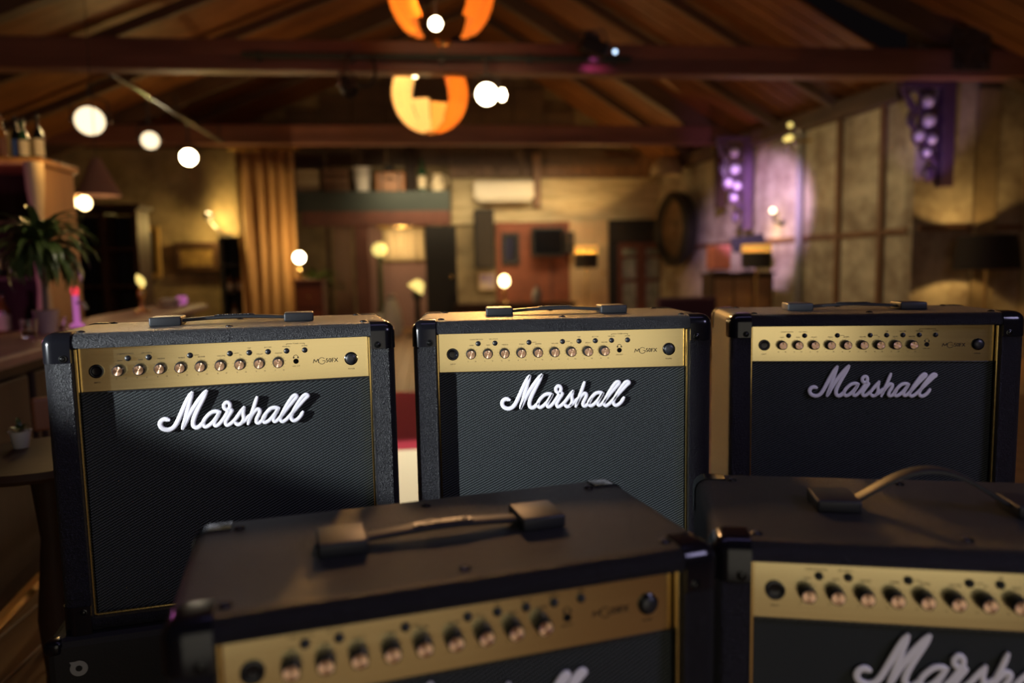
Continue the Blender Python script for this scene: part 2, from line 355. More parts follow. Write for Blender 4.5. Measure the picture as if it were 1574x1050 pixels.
# ------------------------------------------------------------------ guitar amplifiers
W, D, H = .526, .265, .472
OW, OB, OT = .2225, .0235, .4485                   # opening: half width, bottom, top
RC = .0206                                         # recess of the plate and cloth
LOGO = {'M1': [(-0.0972, -0.144), (-0.1026, -0.1426), (-0.1079, -0.1453), (-0.1098, -0.1512), (-0.1066, -0.1572), (-0.0994, -0.16), (-0.0922, -0.1582), (-0.0867, -0.1523), (-0.0806, -0.1408), (-0.0727, -0.124), (-0.0663, -0.1116), (-0.0602, -0.1028)], 'M2': [(-0.0602, -0.1028), (-0.0642, -0.116), (-0.0683, -0.131), (-0.0725, -0.1461), (-0.0771, -0.1594)], 'M3': [(-0.0771, -0.1594), (-0.0705, -0.146), (-0.0641, -0.1345), (-0.0545, -0.1204), (-0.0465, -0.1099), (-0.0388, -0.1016)], 'M4': [(-0.0388, -0.1016), (-0.0447, -0.1142), (-0.0518, -0.1275), (-0.0581, -0.1407), (-0.0612, -0.1504), (-0.0605, -0.157), (-0.056, -0.1596), (-0.0511, -0.1575), (-0.0467, -0.1527)], 'a': [(-0.0207, -0.1367), (-0.0268, -0.1353), (-0.0342, -0.1375), (-0.0423, -0.1451), (-0.0464, -0.153), (-0.0444, -0.1587), (-0.0394, -0.1587), (-0.0321, -0.153), (-0.0257, -0.145), (-0.0207, -0.1367)], 'a1': [(-0.0207, -0.1367), (-0.0257, -0.1459), (-0.0296, -0.1538), (-0.0283, -0.1586), (-0.024, -0.1579), (-0.0181, -0.152), (-0.0118, -0.1432), (-0.0063, -0.1335), (-0.0045, -0.1274), (-0.0063, -0.1226), (-0.0102, -0.1221), (-0.0136, -0.1262), (-0.0129, -0.1314), (-0.0079, -0.1346), (-0.0021, -0.1353), (-0.0073, -0.1441), (-0.0123, -0.1529), (-0.0113, -0.1587), (-0.0064, -0.1582), (0.0012, -0.152), (0.0087, -0.1423), (0.0166, -0.1321)], 's': [(0.0166, -0.1321), (0.0146, -0.1414), (0.0155, -0.1501), (0.0118, -0.1575), (0.006, -0.1595), (0.0019, -0.156)], 's2': [(0.0118, -0.1575), (0.0181, -0.1528), (0.0244, -0.1457)], 'h1': [(0.0374, -0.1168), (0.0329, -0.1299), (0.0276, -0.144), (0.0217, -0.1594)], 'h2': [(0.0232, -0.1545), (0.0292, -0.1439), (0.036, -0.1369), (0.0405, -0.1376), (0.0401, -0.143), (0.036, -0.1509), (0.0346, -0.1571), (0.0384, -0.1593), (0.0443, -0.1548), (0.0497, -0.1465)], 'a2': [(0.0702, -0.1368), (0.064, -0.1355), (0.0567, -0.1377), (0.0492, -0.1456), (0.045, -0.153), (0.0468, -0.1586), (0.0525, -0.1579), (0.0596, -0.1517), (0.0659, -0.1438), (0.0702, -0.1368)], 'l1': [(0.0702, -0.1368), (0.0646, -0.1464), (0.0613, -0.154), (0.0631, -0.1587), (0.0679, -0.1569), (0.0749, -0.149), (0.0842, -0.1377), (0.0943, -0.1263), (0.0999, -0.1197), (0.098, -0.1171), (0.0925, -0.1203), (0.0833, -0.1333), (0.0752, -0.1476), (0.0719, -0.1553), (0.0753, -0.1597), (0.0806, -0.1577), (0.0872, -0.1516), (0.0934, -0.1446), (0.1042, -0.1333), (0.1135, -0.1237), (0.1179, -0.1197), (0.1152, -0.1173), (0.1094, -0.1202), (0.1002, -0.1324), (0.0923, -0.1458), (0.0892, -0.1539), (0.0923, -0.1593), (0.0982, -0.1585), (0.1041, -0.1533), (0.1082, -0.1465)]}
def catmull(pts, k=4):
    out = []; n = len(pts)
    for i in range(n-1):
        p = [Vector(pts[max(0, min(n-1, i+j))]) for j in (-1, 0, 1, 2)]
        for s in range(k):
            t = s/k
            out.append(.5*(2*p[1]+(p[2]-p[0])*t+(2*p[0]-5*p[1]+4*p[2]-p[3])*t*t+(3*p[1]-p[0]-3*p[2]+p[3])*t**3))
    out.append(Vector(pts[-1])); return out
def script_strokes(bm, sc=1, wid=.0030, dep=.0034, y0=0, to=None):
    """each pen stroke is a rounded bar: flat behind, domed in front"""
    for key, pts in LOGO.items():
        c = catmull(pts); rings = []; L = len(c)
        for i, p in enumerate(c):
            t = (c[min(i+1, L-1)]-c[max(i-1, 0)]).normalized(); nn = Vector((-t.y, t.x))
            f = 1.15 if key[0] == 'M' else 1.0
            e = min(i, L-1-i)
            if e == 0: f *= .55
            elif e == 1: f *= .9
            w = wid*f
            sec = [(-1, 0), (-1, .7), (-.8, .93), (-.4, 1), (.4, 1), (.8, .93), (1, .7), (1, 0)]
            ext = t*(-wid*.7 if i == 0 else wid*.7 if i == L-1 else 0)
            ring = []
            for a, d in sec:
                q = (p+ext+nn*a*w)*sc
                ring.append(bm.verts.new(to(q.x, y0-d*dep*sc, q.y) if to else (q.x, y0-d*dep*sc, q.y)))
            rings.append(ring)
        for a, b in zip(rings, rings[1:]):
            for k in range(8): bm.faces.new((a[k], a[(k+1) % 8], b[(k+1) % 8], b[k]))
        bm.faces.new(rings[0]); bm.faces.new(rings[-1][::-1])
def text_mesh(bm, s, size, x, z, y, shear=0, bold=0, sx=1):
    cu = bpy.data.curves.new('t', 'FONT'); cu.body = s; cu.size = size; cu.align_x = 'CENTER'; cu.align_y = 'CENTER'; cu.resolution_u = 2
    cu.shear = shear; cu.offset = bold
    o = bpy.data.objects.new('t', cu); C.objects.link(o)
    me = o.to_mesh(); t = bmesh.new(); t.from_mesh(me); o.to_mesh_clear()
    mp = {}
    for v in t.verts: mp[v] = bm.verts.new((x+v.co.x*sx, y, z+v.co.y))
    for f in t.faces:
        try: bm.faces.new([mp[v] for v in f.verts])
        except ValueError: pass
    t.free(); bpy.data.objects.remove(o); bpy.data.curves.remove(cu)

KX = [-.1627+.0295*i for i in range(9)]; KZ = H-.061
BX = [-.1499, -.1202, -.0602, -.0006, .0289, .058, .0871, .1159]; BZ = H-.0430
def make_grip(arch):
    bm = B(); N = 18; prev = None
    for i in range(N+1):
        t = i/N; x = -.088+.176*t; s = math.sin(math.pi*t)
        z = H+.007+(.004*s if arch < .01 else arch*s**1.15); hw = .0105; th = .0028
        ring = [bm.verts.new((x, .1295+a*hw, z+b*th)) for a, b in ((-1, -.6), (-.8, -1), (.8, -1), (1, -.6), (1, .6), (.8, 1), (-.8, 1), (-1, .6))]
        if prev:
            for k in range(8): bm.faces.new((prev[k], prev[(k+1) % 8], ring[(k+1) % 8], ring[k]))
        else: bm.faces.new(ring)
        prev = ring
    bm.faces.new(prev[::-1]); return bm
def make_amp():
    r = thing('guitar_amplifier', '', 'amplifier')
    # cabinet with a recessed front
    bm = B(); bmesh.ops.create_cube(bm, size=1, matrix=Matrix.Translation((0, D/2, H/2)) @ Matrix.Diagonal((W, D, H, 1)))
    outer = bm.edges[:]
    bmesh.ops.bevel(bm, geom=outer, offset=.0165, segments=6, profile=.5, affect='EDGES')
    bm.faces.ensure_lookup_table()
    ff = max((f for f in bm.faces if f.normal.y < -.99), key=lambda f: f.calc_area())
    res = bmesh.ops.inset_region(bm, faces=[ff], thickness=.006, depth=0)
    for v in ff.verts:
        v.co.x = OW*(1 if v.co.x > 0 else -1); v.co.z = OT if v.co.z > H/2 else OB
    ext = bmesh.ops.extrude_discrete_faces(bm, faces=[ff]); nf = ext['faces'][0]
    for v in nf.verts: v.co.y += .03
    inner = [e for e in bm.edges if all(abs(v.co.y) < 1e-5 and abs(abs(v.co.x)-OW) < 1e-4 and (abs(v.co.z-OT) < 1e-4 or abs(v.co.z-OB) < 1e-4) for v in e.verts)]
    bmesh.ops.bevel(bm, geom=inner, offset=.004, segments=3, profile=.5, affect='EDGES')
    make('cabinet', bm, 'vinyl', r, True)
    # brass control plate
    hp = .2192; pz0 = H-.0929; pz1 = OT-.001
    pl = bx('control_panel', (0, RC+.002, (pz0+pz1)/2), (2*hp, .004, pz1-pz0), 'gold', r, bev=.0006)
    lip = bx('panel_lip', (0, RC+.0005, pz0-.0010), (2*hp, .005, .0016), 'black_satin', r, bev=.0003)
    # cloth
    bx('grille_cloth', (0, RC+.003, (OB+pz0)/2-.001), (2*hp, .004, pz0-OB-.002), 'grille', r, bev=.0003)
    # gold beading round the opening
    for nm, c, s in (('gold_beading', (-.2206, .013, (OB+OT)/2), (.0034, .006, OT-OB-.002)), ('gold_beading', (.2206, .013, (OB+OT)/2), (.0034, .006, OT-OB-.002)), ('gold_beading', (0, .013, OB+.0018), (.438, .006, .0034))):
        bx(nm, c, s, 'gold_trim', r, bev=.0012)
    # knobs: each a black skirt with a copper cap
    bm = B(); lathe(bm, [(0, 0), (.0092, 0), (.0092, .002), (.0086, .009), (.0082, .0135), (.0076, .0145), (0, .0145)], 24, mtx=FRONT)
    kb = make('knob', bm, 'black_satin', r, True, (KX[0], RC, KZ))
    bm = B(); lathe(bm, [(0, .0152), (.0067, .0152), (.0072, .0144), (.0072, .0140)], 24, mtx=FRONT); kc = make('knob_cap', bm, 'copper', kb, True)
    kp = bx('knob_pointer', (0, -.0153, .0045), (.0009, .0006, .0044), 'print', kb, bev=.0001)
    for x in KX[1:]:
        k = share(kb, (x, RC, KZ), r); share(kc, (0, 0, 0), k); q = share(kp, (0, 0, 0), k)
    # small push buttons
    bm = B(); lathe(bm, [(.0046, 0), (.0046, .001), (.0040, .0012), (.0038, .003), (.0030, .0042), (.0015, .0048), (0, .005)], 16, mtx=FRONT)
    bb = make('push_button', bm, 'black_satin', r, True, (BX[0], RC, BZ))
    for x in BX[1:]: share(bb, (x, RC, BZ), r)
    # jacks and power switch
    bm = B(); lathe(bm, [(.0108, 0), (.0106, .0028), (.0088, .0034), (.0074, .003), (.0062, .0008), (.003, .0005), (0, .0005)], 24, mtx=FRONT)
    j = make('input_jack', bm, 'black_gloss', r, True, (-.1950, RC, KZ)); 
    bm = B(); lathe(bm, [(.0044, 0), (.0042, .001), (.0030, .0012), (.0022, .0004), (0, .0004)], 16, mtx=FRONT); make('headphone_jack', bm, 'hole', r, True, (.1012, RC, KZ))
    bm = B(); lathe(bm, [(.0112, 0), (.0112, .002), (.0098, .003), (.0092, .0022)], 24, mtx=FRONT); ps = make('power_switch', bm, 'black_gloss', r, True, (.1905, RC, KZ))
    bm = B(); lathe(bm, [(.0090, .001), (.0086, .005), (.006, .0068), (.003, .0072), (0, .0073)], 24, mtx=FRONT); make('switch_button', bm, 'black_satin', ps, True)
    # printing on the plate
    bm = B(); y = RC-.0003
    for x, s in zip(KX, ('GAIN', 'BASS', 'MIDDLE', 'TREBLE', 'REVERB', 'VOLUME', 'FX', 'DELAY', 'MASTER')):
        text_mesh(bm, s, .0031, x+.001, H-.0462, y)
        text_mesh(bm, '0', .003, x-.0055, H-.0745, y); text_mesh(bm, '10', .003, x+.0075, H-.0745, y)
        for k in range(11):
            a = R(225-27*k); p0 = Vector((math.cos(a), math.sin(a)))
            q = Vector((-p0.y, p0.x))*.0002
            vs = [bm.verts.new((x+(p0*rr+q*sg).x, y, KZ+(p0*rr+q*sg).y)) for rr, sg in ((.0108, -1), (.0119, -1), (.0119, 1), (.0108, 1))]; bm.faces.new(vs)
    for x, s in zip(BX, ('CLEAN/CRUNCH', 'OD-1/OD-2', '', '', 'TAP', 'DLY ON', 'MANUAL', 'STORE')):
        if s: text_mesh(bm, s, .0030, x-(.003 if s[0] in 'CO' else 0), H-.0358, y)
    text_mesh(bm, 'TUNER', .0030, .1020, H-.0316, y)
    def line(x0, z0, x1, z1, w=.0003):
        d = Vector((x1-x0, z1-z0)).normalized(); q = Vector((-d.y, d.x))*w
        bm.faces.new([bm.verts.new((a+q.x*sg, y, b+q.y*sg)) for a, b, sg in ((x0, z0, -1), (x1, z1, -1), (x1, z1, 1), (x0, z0, 1))])
    line(.0871, H-.0316, .0962, H-.0316); line(.1078, H-.0316, .1159, H-.0316); line(.0871, H-.0316, .0871, H-.0338); line(.1159, H-.0316, .1159, H-.0338)
    line(-.0545, H-.043, -.047, H-.043); line(.0055, H-.043, .013, H-.043)
    text_mesh(bm, 'INPUT', .0032, -.195, H-.0788, y); text_mesh(bm, 'POWER', .0032, .1905, H-.0785, y); text_mesh(bm, 'LINE OUT', .0028, .1012, H-.0690, y)
    pt_ = make('panel_lettering', bm, 'print', r); pt_['kind'] = 'stuff'
    bm = B()                                                          # headphone sign
    prev = None
    for k in range(13):
        a = R(180-15*k); o_ = [bm.verts.new((.1012+rr*math.cos(a), y, H-.0542+rr*math.sin(a))) for rr in (.0032, .0040)]
        if prev: bm.faces.new((prev[0], prev[1], o_[1], o_[0]))
        prev = o_
    for sx in (-1, 1):
        x = .1012+sx*.0034; bm.faces.new([bm.verts.new(q) for q in ((x-.0011, y, H-.0562), (x+.0011, y, H-.0562), (x+.0011, y, H-.0535), (x-.0011, y, H-.0535))])
    make('headphone_sign', bm, 'print', r)
    bm = B(); zc = H-.0625
    def poly(pts, w):
        for (x0, z0), (x1, z1) in zip(pts, pts[1:]): line(x0, zc+z0, x1, zc+z1, w)
    poly([(.1286, -.0031), (.1303, .0031), (.1331, -.0016), (.1364, .0034), (.1374, -.0031)], .00058)
    poly([(.1427+.0054*math.cos(R(a_)), .0054*math.sin(R(a_))) for a_ in range(38, 361, 17)]+[(.1481, 0), (.1436, 0)], .0004)
    for q_ in (0, .0004): text_mesh(bm, '50FX', .0098, .1588+q_, zc, y-q_*.1, 0, 0, .95)
    make('model_lettering', bm, 'print', r)
    # raised script logo
    bm = B(); script_strokes(bm, wid=.0031, dep=.0030, y0=RC-.0024); lg = make('logo', bm, 'logo', r, True, (0, 0, H))
    bm = B(); script_strokes(bm, wid=.0025, dep=.0026, y0=RC+.0005); make('logo_backing', bm, 'black_satin', lg)
    # handle
    hd = make('handle', make_grip(0), 'rubber', r, True)
    for sx in (-1, 1):
        bm = B(); box(bm, (sx*.108, .1295, H+.0075), (.050, .056, .015), bev=.0025, seg=3); make('handle_end', bm, 'rubber', hd, True)
    bm = B(); box(bm, (0, .1295, H+.0141), (.066, .012, .0012), bev=.0004); script_strokes(bm, .25, .0024, .004, 0, lambda x, y_, z: (x, .1295+z+.033, H+.0146-y_)); make('handle_badge', bm, 'black_satin', hd)
    # corner protectors, with a screw in each face
    for sx in (-1, 1):
        for sy in (0, 1):
            for sz in (0, 1):
                bm = B(); s = Vector((.0415, .0415, .046)); e = .0016
                bmesh.ops.create_cube(bm, size=1, matrix=Matrix.Translation((sx*(W/2+e-s.x/2), (D+e-s.y/2) if sy else (s.y/2-e), (H+e-s.z/2) if sz else (s.z/2)-e*0)) @ Matrix.Diagonal((*s, 1)))
                oc = Vector((sx*(W/2+e), D+e if sy else -e, H+e if sz else 0))
                es = [ed for ed in bm.edges if any((v.co-oc).length < 1e-4 for v in ed.verts)]
                if not sz: es = [ed for ed in es if abs(ed.verts[0].co.z-ed.verts[1].co.z) > .01]
                bmesh.ops.bevel(bm, geom=es, offset=.0185, segments=6, profile=.5, affect='EDGES')
                rest = [ed for ed in bm.edges if ed.calc_length() > .02 and len(ed.link_faces) == 2 and ed.calc_face_angle(0) > 1]
                cp = make('corner_protector', bm, 'black_gloss', r, True)
                ys = 0 if not sy else D
                bm = B(); mt = Matrix.Translation((sx*.2335, -e if not sy else D+e, H-.0375 if sz else .0365)) @ (FRONT if not sy else Matrix.Rotation(R(-90), 4, 'X'))
                lathe(bm, [(.0058, 0), (.0056, .0008), (.0042, .0012), (.0036, .0004)], 14, mtx=mt); lathe(bm, [(.0034, .0002), (.0028, .0016), (.0014, .0022), (0, .0024)], 12, mtx=mt)
                make('screw', bm, 'screw', cp, True)
    # cup screws in the top
    bm = B(); lathe(bm, [(.0062, 0), (.0060, .0012), (.0042, .0022), (.0036, .0012), (.0030, .0020), (.0015, .0028), (0, .003)], 16)
    sc = make('top_screw', bm, 'screw', r, True, (0, .031, H))
    for x, y_ in ((-.214, .026), (.214, .026), (0, .229), (-.214, .226), (.214, .226)): share(sc, (x, y_, H), r)
    return r
amp = make_amp()
AMPS = [(-.3249, 1.1822, 1.0357, .1641, 'black guitar amplifier at the left end of the back row, above a ring mark'),
        (.2257, 1.2336, 1.0335, -.0543, 'black guitar amplifier in the middle of the back row with brightly lit grille'),
        (.8230, 1.2670, 1.0243, -.2441, 'black guitar amplifier at the right end of the back row with unlit grille'),
        (.0285, .6393, .8339, .1934, 'front row black guitar amplifier with a flat strap handle'),
        (.5449, .6501, .8262, -.2746, 'front row black guitar amplifier with its strap handle arched up')]
tops = []
for i, (x, y, z, a, lab) in enumerate(AMPS):
    o = amp if i == 0 else copy_tree(amp)
    o.location = (x, y, z-H); o.rotation_euler.z = a; o['label'] = lab; o['group'] = 'guitar amplifiers in two rows'
    if i == 4:
        g = [c for c in o.children if c.name.startswith('handle')][0]
        t = make('handle_arched', make_grip(.041), 'rubber', None, True); g.data = t.data; bpy.data.objects.remove(t)
        for c in g.children:
            if c.name.startswith('handle_badge'): bpy.data.objects.remove(c)
# stands under the amplifiers
def stand(x, y, h, a, w, d, label, name, back=0):
    t = thing(name, label, 'cabinet', (x, y, 0), a)
    bx('body', (0, d/2, h/2+.01), (w, d, h-.02), 'case', t, bev=.012)
    for sx in (-1, 1):
        for sy in (.05, d-.05): lt('foot', [(0, 0), (.022, 0), (.025, .02), (0, .02)], 'black_satin', t, (sx*(w/2-.06), sy, .0))
    for sx in (-1, 1):
        bm = B(); box(bm, (sx*(w/2-.011), .012, h-.012), (.028, .03, .0245), bev=.009, seg=3); make('corner_cap', bm, 'black_gloss', t, True)
    return t
def fwd(a, s): return (-math.sin(a)*s, math.cos(a)*s)
x, y, z, a, _ = AMPS[0]; f = fwd(a, -.012)
t = stand(x+f[0]-.006, y+f[1]-.001, z-H, a, .562, .29, 'black speaker cabinet with a grey ring mark under the left amplifier', 'speaker_cabinet')
bm = B()                                            # ring with a slanting tick at upper left
N = 32
rg = [[bm.verts.new((rr*math.cos(2*math.pi*k/N), 0, rr*math.sin(2*math.pi*k/N))) for k in range(N)] for rr in (.0048, .0125)]
for k in range(N): bm.faces.new((rg[0][k], rg[0][(k+1) % N], rg[1][(k+1) % N], rg[1][k]))
bm.faces.new([bm.verts.new(q) for q in ((-.0125, -.0002, .0118), (-.0045, -.0002, .0118), (-.006, -.0002, .0040), (-.0098, -.0002, .0058))])
make('ring_mark', bm, 'grey', t, loc=(-.2365, -.0006, z-H-.047))
for i, lab in ((1, 'black flight case under the middle amplifier of the back row'), (2, 'black flight case under the right amplifier of the back row'), (3, 'black flight case under the front amplifier with flat handle'), (4, 'black flight case under the front amplifier with arched handle')):
    x, y, z, a, _ = AMPS[i]; f = fwd(a, .006)
    t = stand(x+f[0], y+f[1], z-H, a, .50, .25, lab, 'flight_case')
    bx('latch', (0, -.003, (z-H)*.7), (.07, .008, .05), 'chrome', t); bx('edge_strip', (0, .001, z-H-.012), (.44, .008, .02), 'chrome', t)
# unseen black flag, added to keep the key light off the right-hand amplifier
fa = R(17.4); t = thing('light_flag', 'added black cloth flag on a stand shading the key light, out of view at left', 'flag', (KEY.x+1.8*math.cos(fa), KEY.y+1.8*math.sin(fa), 0), fa+R(90))
bx('cloth', (0, 0, 1.1), (.40, .012, .8), 'black', t, bev=.002); lt('pole', [(0, .02), (.012, .02), (.012, .72), (0, .72)], 'steel', t)
for k in range(3): tb('leg', [(0, 0, .3), (.22*math.cos(k*2.094), .22*math.sin(k*2.094), .012)], .009, 'steel', t)
#BACKGROUND
# ------------------------------------------------------------------ end wall
YW = YB-.02
PX = lambda x0, x1, Y: abs(at_y(x1, 400, Y).x-at_y(x0, 400, Y).x)
for k in range(3):                                   # whitewashed boards
    struct(rect('trim_%d' % n, 694, 275+22*k, 1033, 296.5+22*k, 14.42-.01*(k % 2), .1, 'cream'), 'cream whitewashed board on the end wall'); n += 1
for k in range(9):                                   # brown upright boards above
    struct(rect('trim_%d' % n, 690+37*k, 236, 726+37*k, 272, 14.44, .08, 'brownwood'), 'brown upright board high on the end wall'); n += 1
struct(rect('trim_%d' % n, 819, 236, 832, 318, 14.25, .14, 'brownwood'), 'short brown post in front of the cream boards'); n += 1
struct(rect('trim_%d' % n, 762, 342, 878, 480, 14.36, .14, 'redwall', to_floor=True), 'dark red wall panel behind the lamps'); n += 1
struct(rect('trim_%d' % n, 845, 342, 850, 480, 14.33, .05, 'maroon', to_floor=True), 'red batten on the red wall panel'); n += 1
struct(rect('trim_%d' % n, 936, 338, 1036, 372, 14.30, .2, 'black', bev=.01), 'black lintel over the red glazed doors'); n += 1
struct(rect('trim_%d' % n, 936, 370, 949, 480, 14.30, .2, 'black', to_floor=True), 'black post left of the red glazed doors'); n += 1
struct(rect('trim_%d' % n, 1021, 370, 1036, 480, 14.30, .2, 'black', to_floor=True), 'black post right of the red glazed doors'); n += 1
# pale door
d = thing('door_1', '', 'x'); del d['label']; del d['category']; struct(d, 'pale wooden door behind the floor lamp'); a = at_y(906, 400, 14.3); d.location = (a.x, 14.3, 0)
ztop = at_y(906, 340, 14.3).z; w_ = PX(877, 936, 14.3)
bx('door_leaf', (0, .05, ztop/2), (w_, .06, ztop), 'palewood', d)
for k in (-1, 0, 1): bx('door_board', (k*w_*.31, .012, ztop*.5), (w_*.28, .02, ztop*.94), 'palewood', d)
bl('door_handle', (w_*.38, -.03, 1.0), .028, 'brass', d)
# red glazed double doors
for side, x0, x1 in (('2', 949, 985), ('3', 985, 1021)):
    d = thing('door_'+side, '', 'x'); del d['label']; del d['category']; struct(d, 'red framed glazed door, %s leaf' % ('left' if side == '2' else 'right'))
    a = at_y((x0+x1)/2, 400, 14.35); d.location = (a.x, 14.35, 0); ww = PX(x0, x1, 14.35); zt = at_y(985, 371, 14.35).z
    for sx in (-1, 1): bx('stile', (sx*(ww/2-.05), 0, zt/2), (.10, .07, zt), 'maroon', d)
    for z, h in ((zt-.07, .14), (.12, .24), (.85, .07), (1.32, .06)): bx('rail', (0, .002, z), (ww-.18, .06, h), 'maroon', d)
    for z0, z1 in ((.24, .815), (.885, 1.29), (1.35, zt-.14)): bx('pane', (0, .01, (z0+z1)/2), (ww-.2, .012, z1-z0), 'pane', d, bev=.001)
# air conditioner
a = at_y(775, 294, 14.1); t = thing('air_conditioner', 'white split air conditioner high on the end wall', 'air conditioner', (a.x, 14.1, a.z))
ww = PX(729, 822, 14.1); bx('body', (0, .14, .03), (ww, .28, .36), 'ac', t, bev=.05); bx('louver', (0, -.01, -.17), (ww*.86, .12, .03), 'ac', t, rx=.4)
# column loudspeaker
a = at_y(746, 413, 14.0); t = thing('column_loudspeaker', 'tall black column loudspeaker fixed left of the red wall panel', 'loudspeaker', (a.x, 14.0, a.z))
hh = at_y(746, 321, 14.0).z-a.z; ww = PX(731, 761, 14.0)
bx('body', (0, .17, hh/2), (ww, .3, hh), 'black', t, bev=.02); bx('grille', (0, .012, hh/2), (ww*.86, .02, hh*.94), 'shade_dark', t); bx('wall_bracket', (0, .4, hh/2), (.12, .2, .2), 'steel', t)
# framed pictures and mirror
def picture(label, x0, y0, x1, y1, Y, frame, face, fw_=.05, cat='picture', name='framed_picture'):
    a = at_y((x0+x1)/2, (y0+y1)/2, Y); ww = PX(x0, x1, Y); hh = at_y(x0, y0, Y).z-at_y(x0, y1, Y).z
    t = thing(name, label, cat, (a.x, Y, a.z))
    for sx in (-1, 1): bx('frame_side', (sx*(ww/2-fw_/2), 0, 0), (fw_, .06, hh), frame, t, bev=.012)
    for sz in (-1, 1): bx('frame_side', (0, .001, sz*(hh/2-fw_/2)), (ww-2*fw_, .055, fw_), frame, t, bev=.012)
    bx('canvas' if cat == 'picture' else 'mirror_glass', (0, .014, 0), (ww-2*fw_, .02, hh-2*fw_), face, t, bev=.002); return t
M['mirror'] = mat('old_mirror', (.5, .46, .36), .12, 1)
picture('tall dark framed mirror on the red wall above the globe lamp', 771, 358, 798, 408, 14.32, 'black', 'mirror', .08, 'mirror', 'wall_mirror')
picture('small violet and white picture left of the red wall panel', 735, 418, 762, 446, 14.42, 'palewood', mat('violet_print', (.25, .16, .5), .5, noise=(3, (.7, .6, .5))), .04)
# black monitor with its side speaker
a = at_y(843, 372, 14.0); t = thing('wall_monitor', 'black boxy monitor on the red wall', 'monitor', (a.x, 14.0, a.z)); ww = PX(818, 868, 14.0)
bx('body', (0, .1, 0), (ww, .2, .56), 'black', t, bev=.02); bx('screen', (0, -.004, .01), (ww*.88, .02, .46), 'black_gloss', t); bx('wall_bracket', (0, .26, 0), (.1, .2, .1), 'steel', t)
a = at_y(877, 373, 14.0); t = thing('wall_loudspeaker', 'small black loudspeaker right of the black monitor', 'loudspeaker', (a.x, 14.0, a.z))
bx('body', (0, .12, 0), (.17, .2, .42), 'black', t, bev=.015); lt('speaker_cone', [(.07, 0), (.06, .012), (.02, -.004), (0, .0)], 'shade_dark', t, mtx=Matrix.Translation((0, .014, -.06)) @ FRONT); bx('wall_bracket', (0, .27, 0), (.06, .2, .06), 'steel', t)
# ------------------------------------------------------------------ lamps at the back
def globe_lamp(px, py, r_px, Y, base_py, label, lampmat, power, sq=1.0, group=None):
    a = at_y(px, py, Y); b = at_y(px, base_py, Y); r = r_px*Y/FPX
    t = thing('table_lamp', label, 'lamp', (a.x, Y, b.z), 0, group); h = a.z-b.z
    bl('lamp_shade', (0, 0, h), r, lampmat, t, sq)
    lt('base', [(0, 0), (.10, 0), (.10, .015), (.03, .04), (.02, h*.3), (.045, h*.42), (.02, h*.52), (.03, max(h-r*sq, .05)), (0, max(h-r*sq, .05))], 'brass', t)
    point('table_lamp_light', (a.x, Y-.0, a.z+r*sq+.12), power, WARM, .08); return t, b
def floor_lamp(px, top, bot, halfw, Y, label, power, rim=True, taper=1.0, X=None):
    a = at_y(px, top, Y); b = at_y(px, bot, Y); r = halfw*Y/FPX
    t = thing('floor_lamp', label, 'lamp', (a.x, a.y, 0)); h = a.z-b.z
    bm = B(); lathe(bm, [(r, b.z), (r*taper, b.z+h*(.68 if rim else 1)), (r*taper*.98, b.z+h*(.68 if rim else 1)), (r*.98, b.z)], 28); make('lamp_shade', bm, 'shade_dark', t, True)
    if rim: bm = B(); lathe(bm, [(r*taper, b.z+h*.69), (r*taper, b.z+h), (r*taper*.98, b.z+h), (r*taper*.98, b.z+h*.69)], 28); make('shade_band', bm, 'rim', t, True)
    lt('pole', [(0, .02), (.014, .02), (.014, b.z+h*.5), (0, b.z+h*.5)], 'brass', t, seg=10)
    lt('base', [(0, 0), (.15, 0), (.15, .015), (.03, .035), (0, .035)], 'brass', t)
    bl('bulb', (0, 0, b.z+h*.45), .035, 'bulb_soft', t)
    point('floor_lamp_light', (a.x, a.y, b.z+h*.5), power, (1, .6, .2), .04); return t
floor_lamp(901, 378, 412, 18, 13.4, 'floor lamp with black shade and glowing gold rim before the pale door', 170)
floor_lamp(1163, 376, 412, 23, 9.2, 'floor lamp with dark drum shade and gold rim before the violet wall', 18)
floor_lamp(1518, 362, 414, 49, 7.08, 'floor lamp with big black drum shade near the right edge', 55, False, .86)
t, b = globe_lamp(775, 432, 8, 13.3, 466, 'small glowing barrel shaped table lamp before the red wall', 'bulb_soft', 14, 1.15)
tb_ = thing('sideboard', 'low dark sideboard under the table lamp by the red wall', 'sideboard', (at_y(790, 440, 13.3).x, 13.3, 0)); zz = b.z
bx('top', (0, 0, zz-.02), (2.3, .5, .04), 'darkwood', tb_); bx('body', (0, .01, (zz-.04)/2+.03), (2.2, .44, zz-.1), 'darkwood', tb_)
for k in (-1, 0, 1): o = bx('door', (k*.72, -.215, (zz-.04)/2+.03), (.68, .02, zz-.16), 'darkwood', tb_); bl('knob', (k*.72+.28, -.24, .26), .02, 'brass', o)
a = at_y(825, 450, 13.3); t = thing('vase', 'small grey vase right of the glowing barrel lamp', 'vase', (a.x, 13.3, zz)); lt('body', [(0, 0), (.06, 0), (.10, .1), (.08, .2), (.04, .26), (.05, .3), (.04, .29)], mat('grey_ceramic', (.2, .19, .19), .4), t); lt('lip', [(.05, .3), (.055, .31), (.045, .31)], 'chrome', t)
a = at_y(712, 374, 14.0)
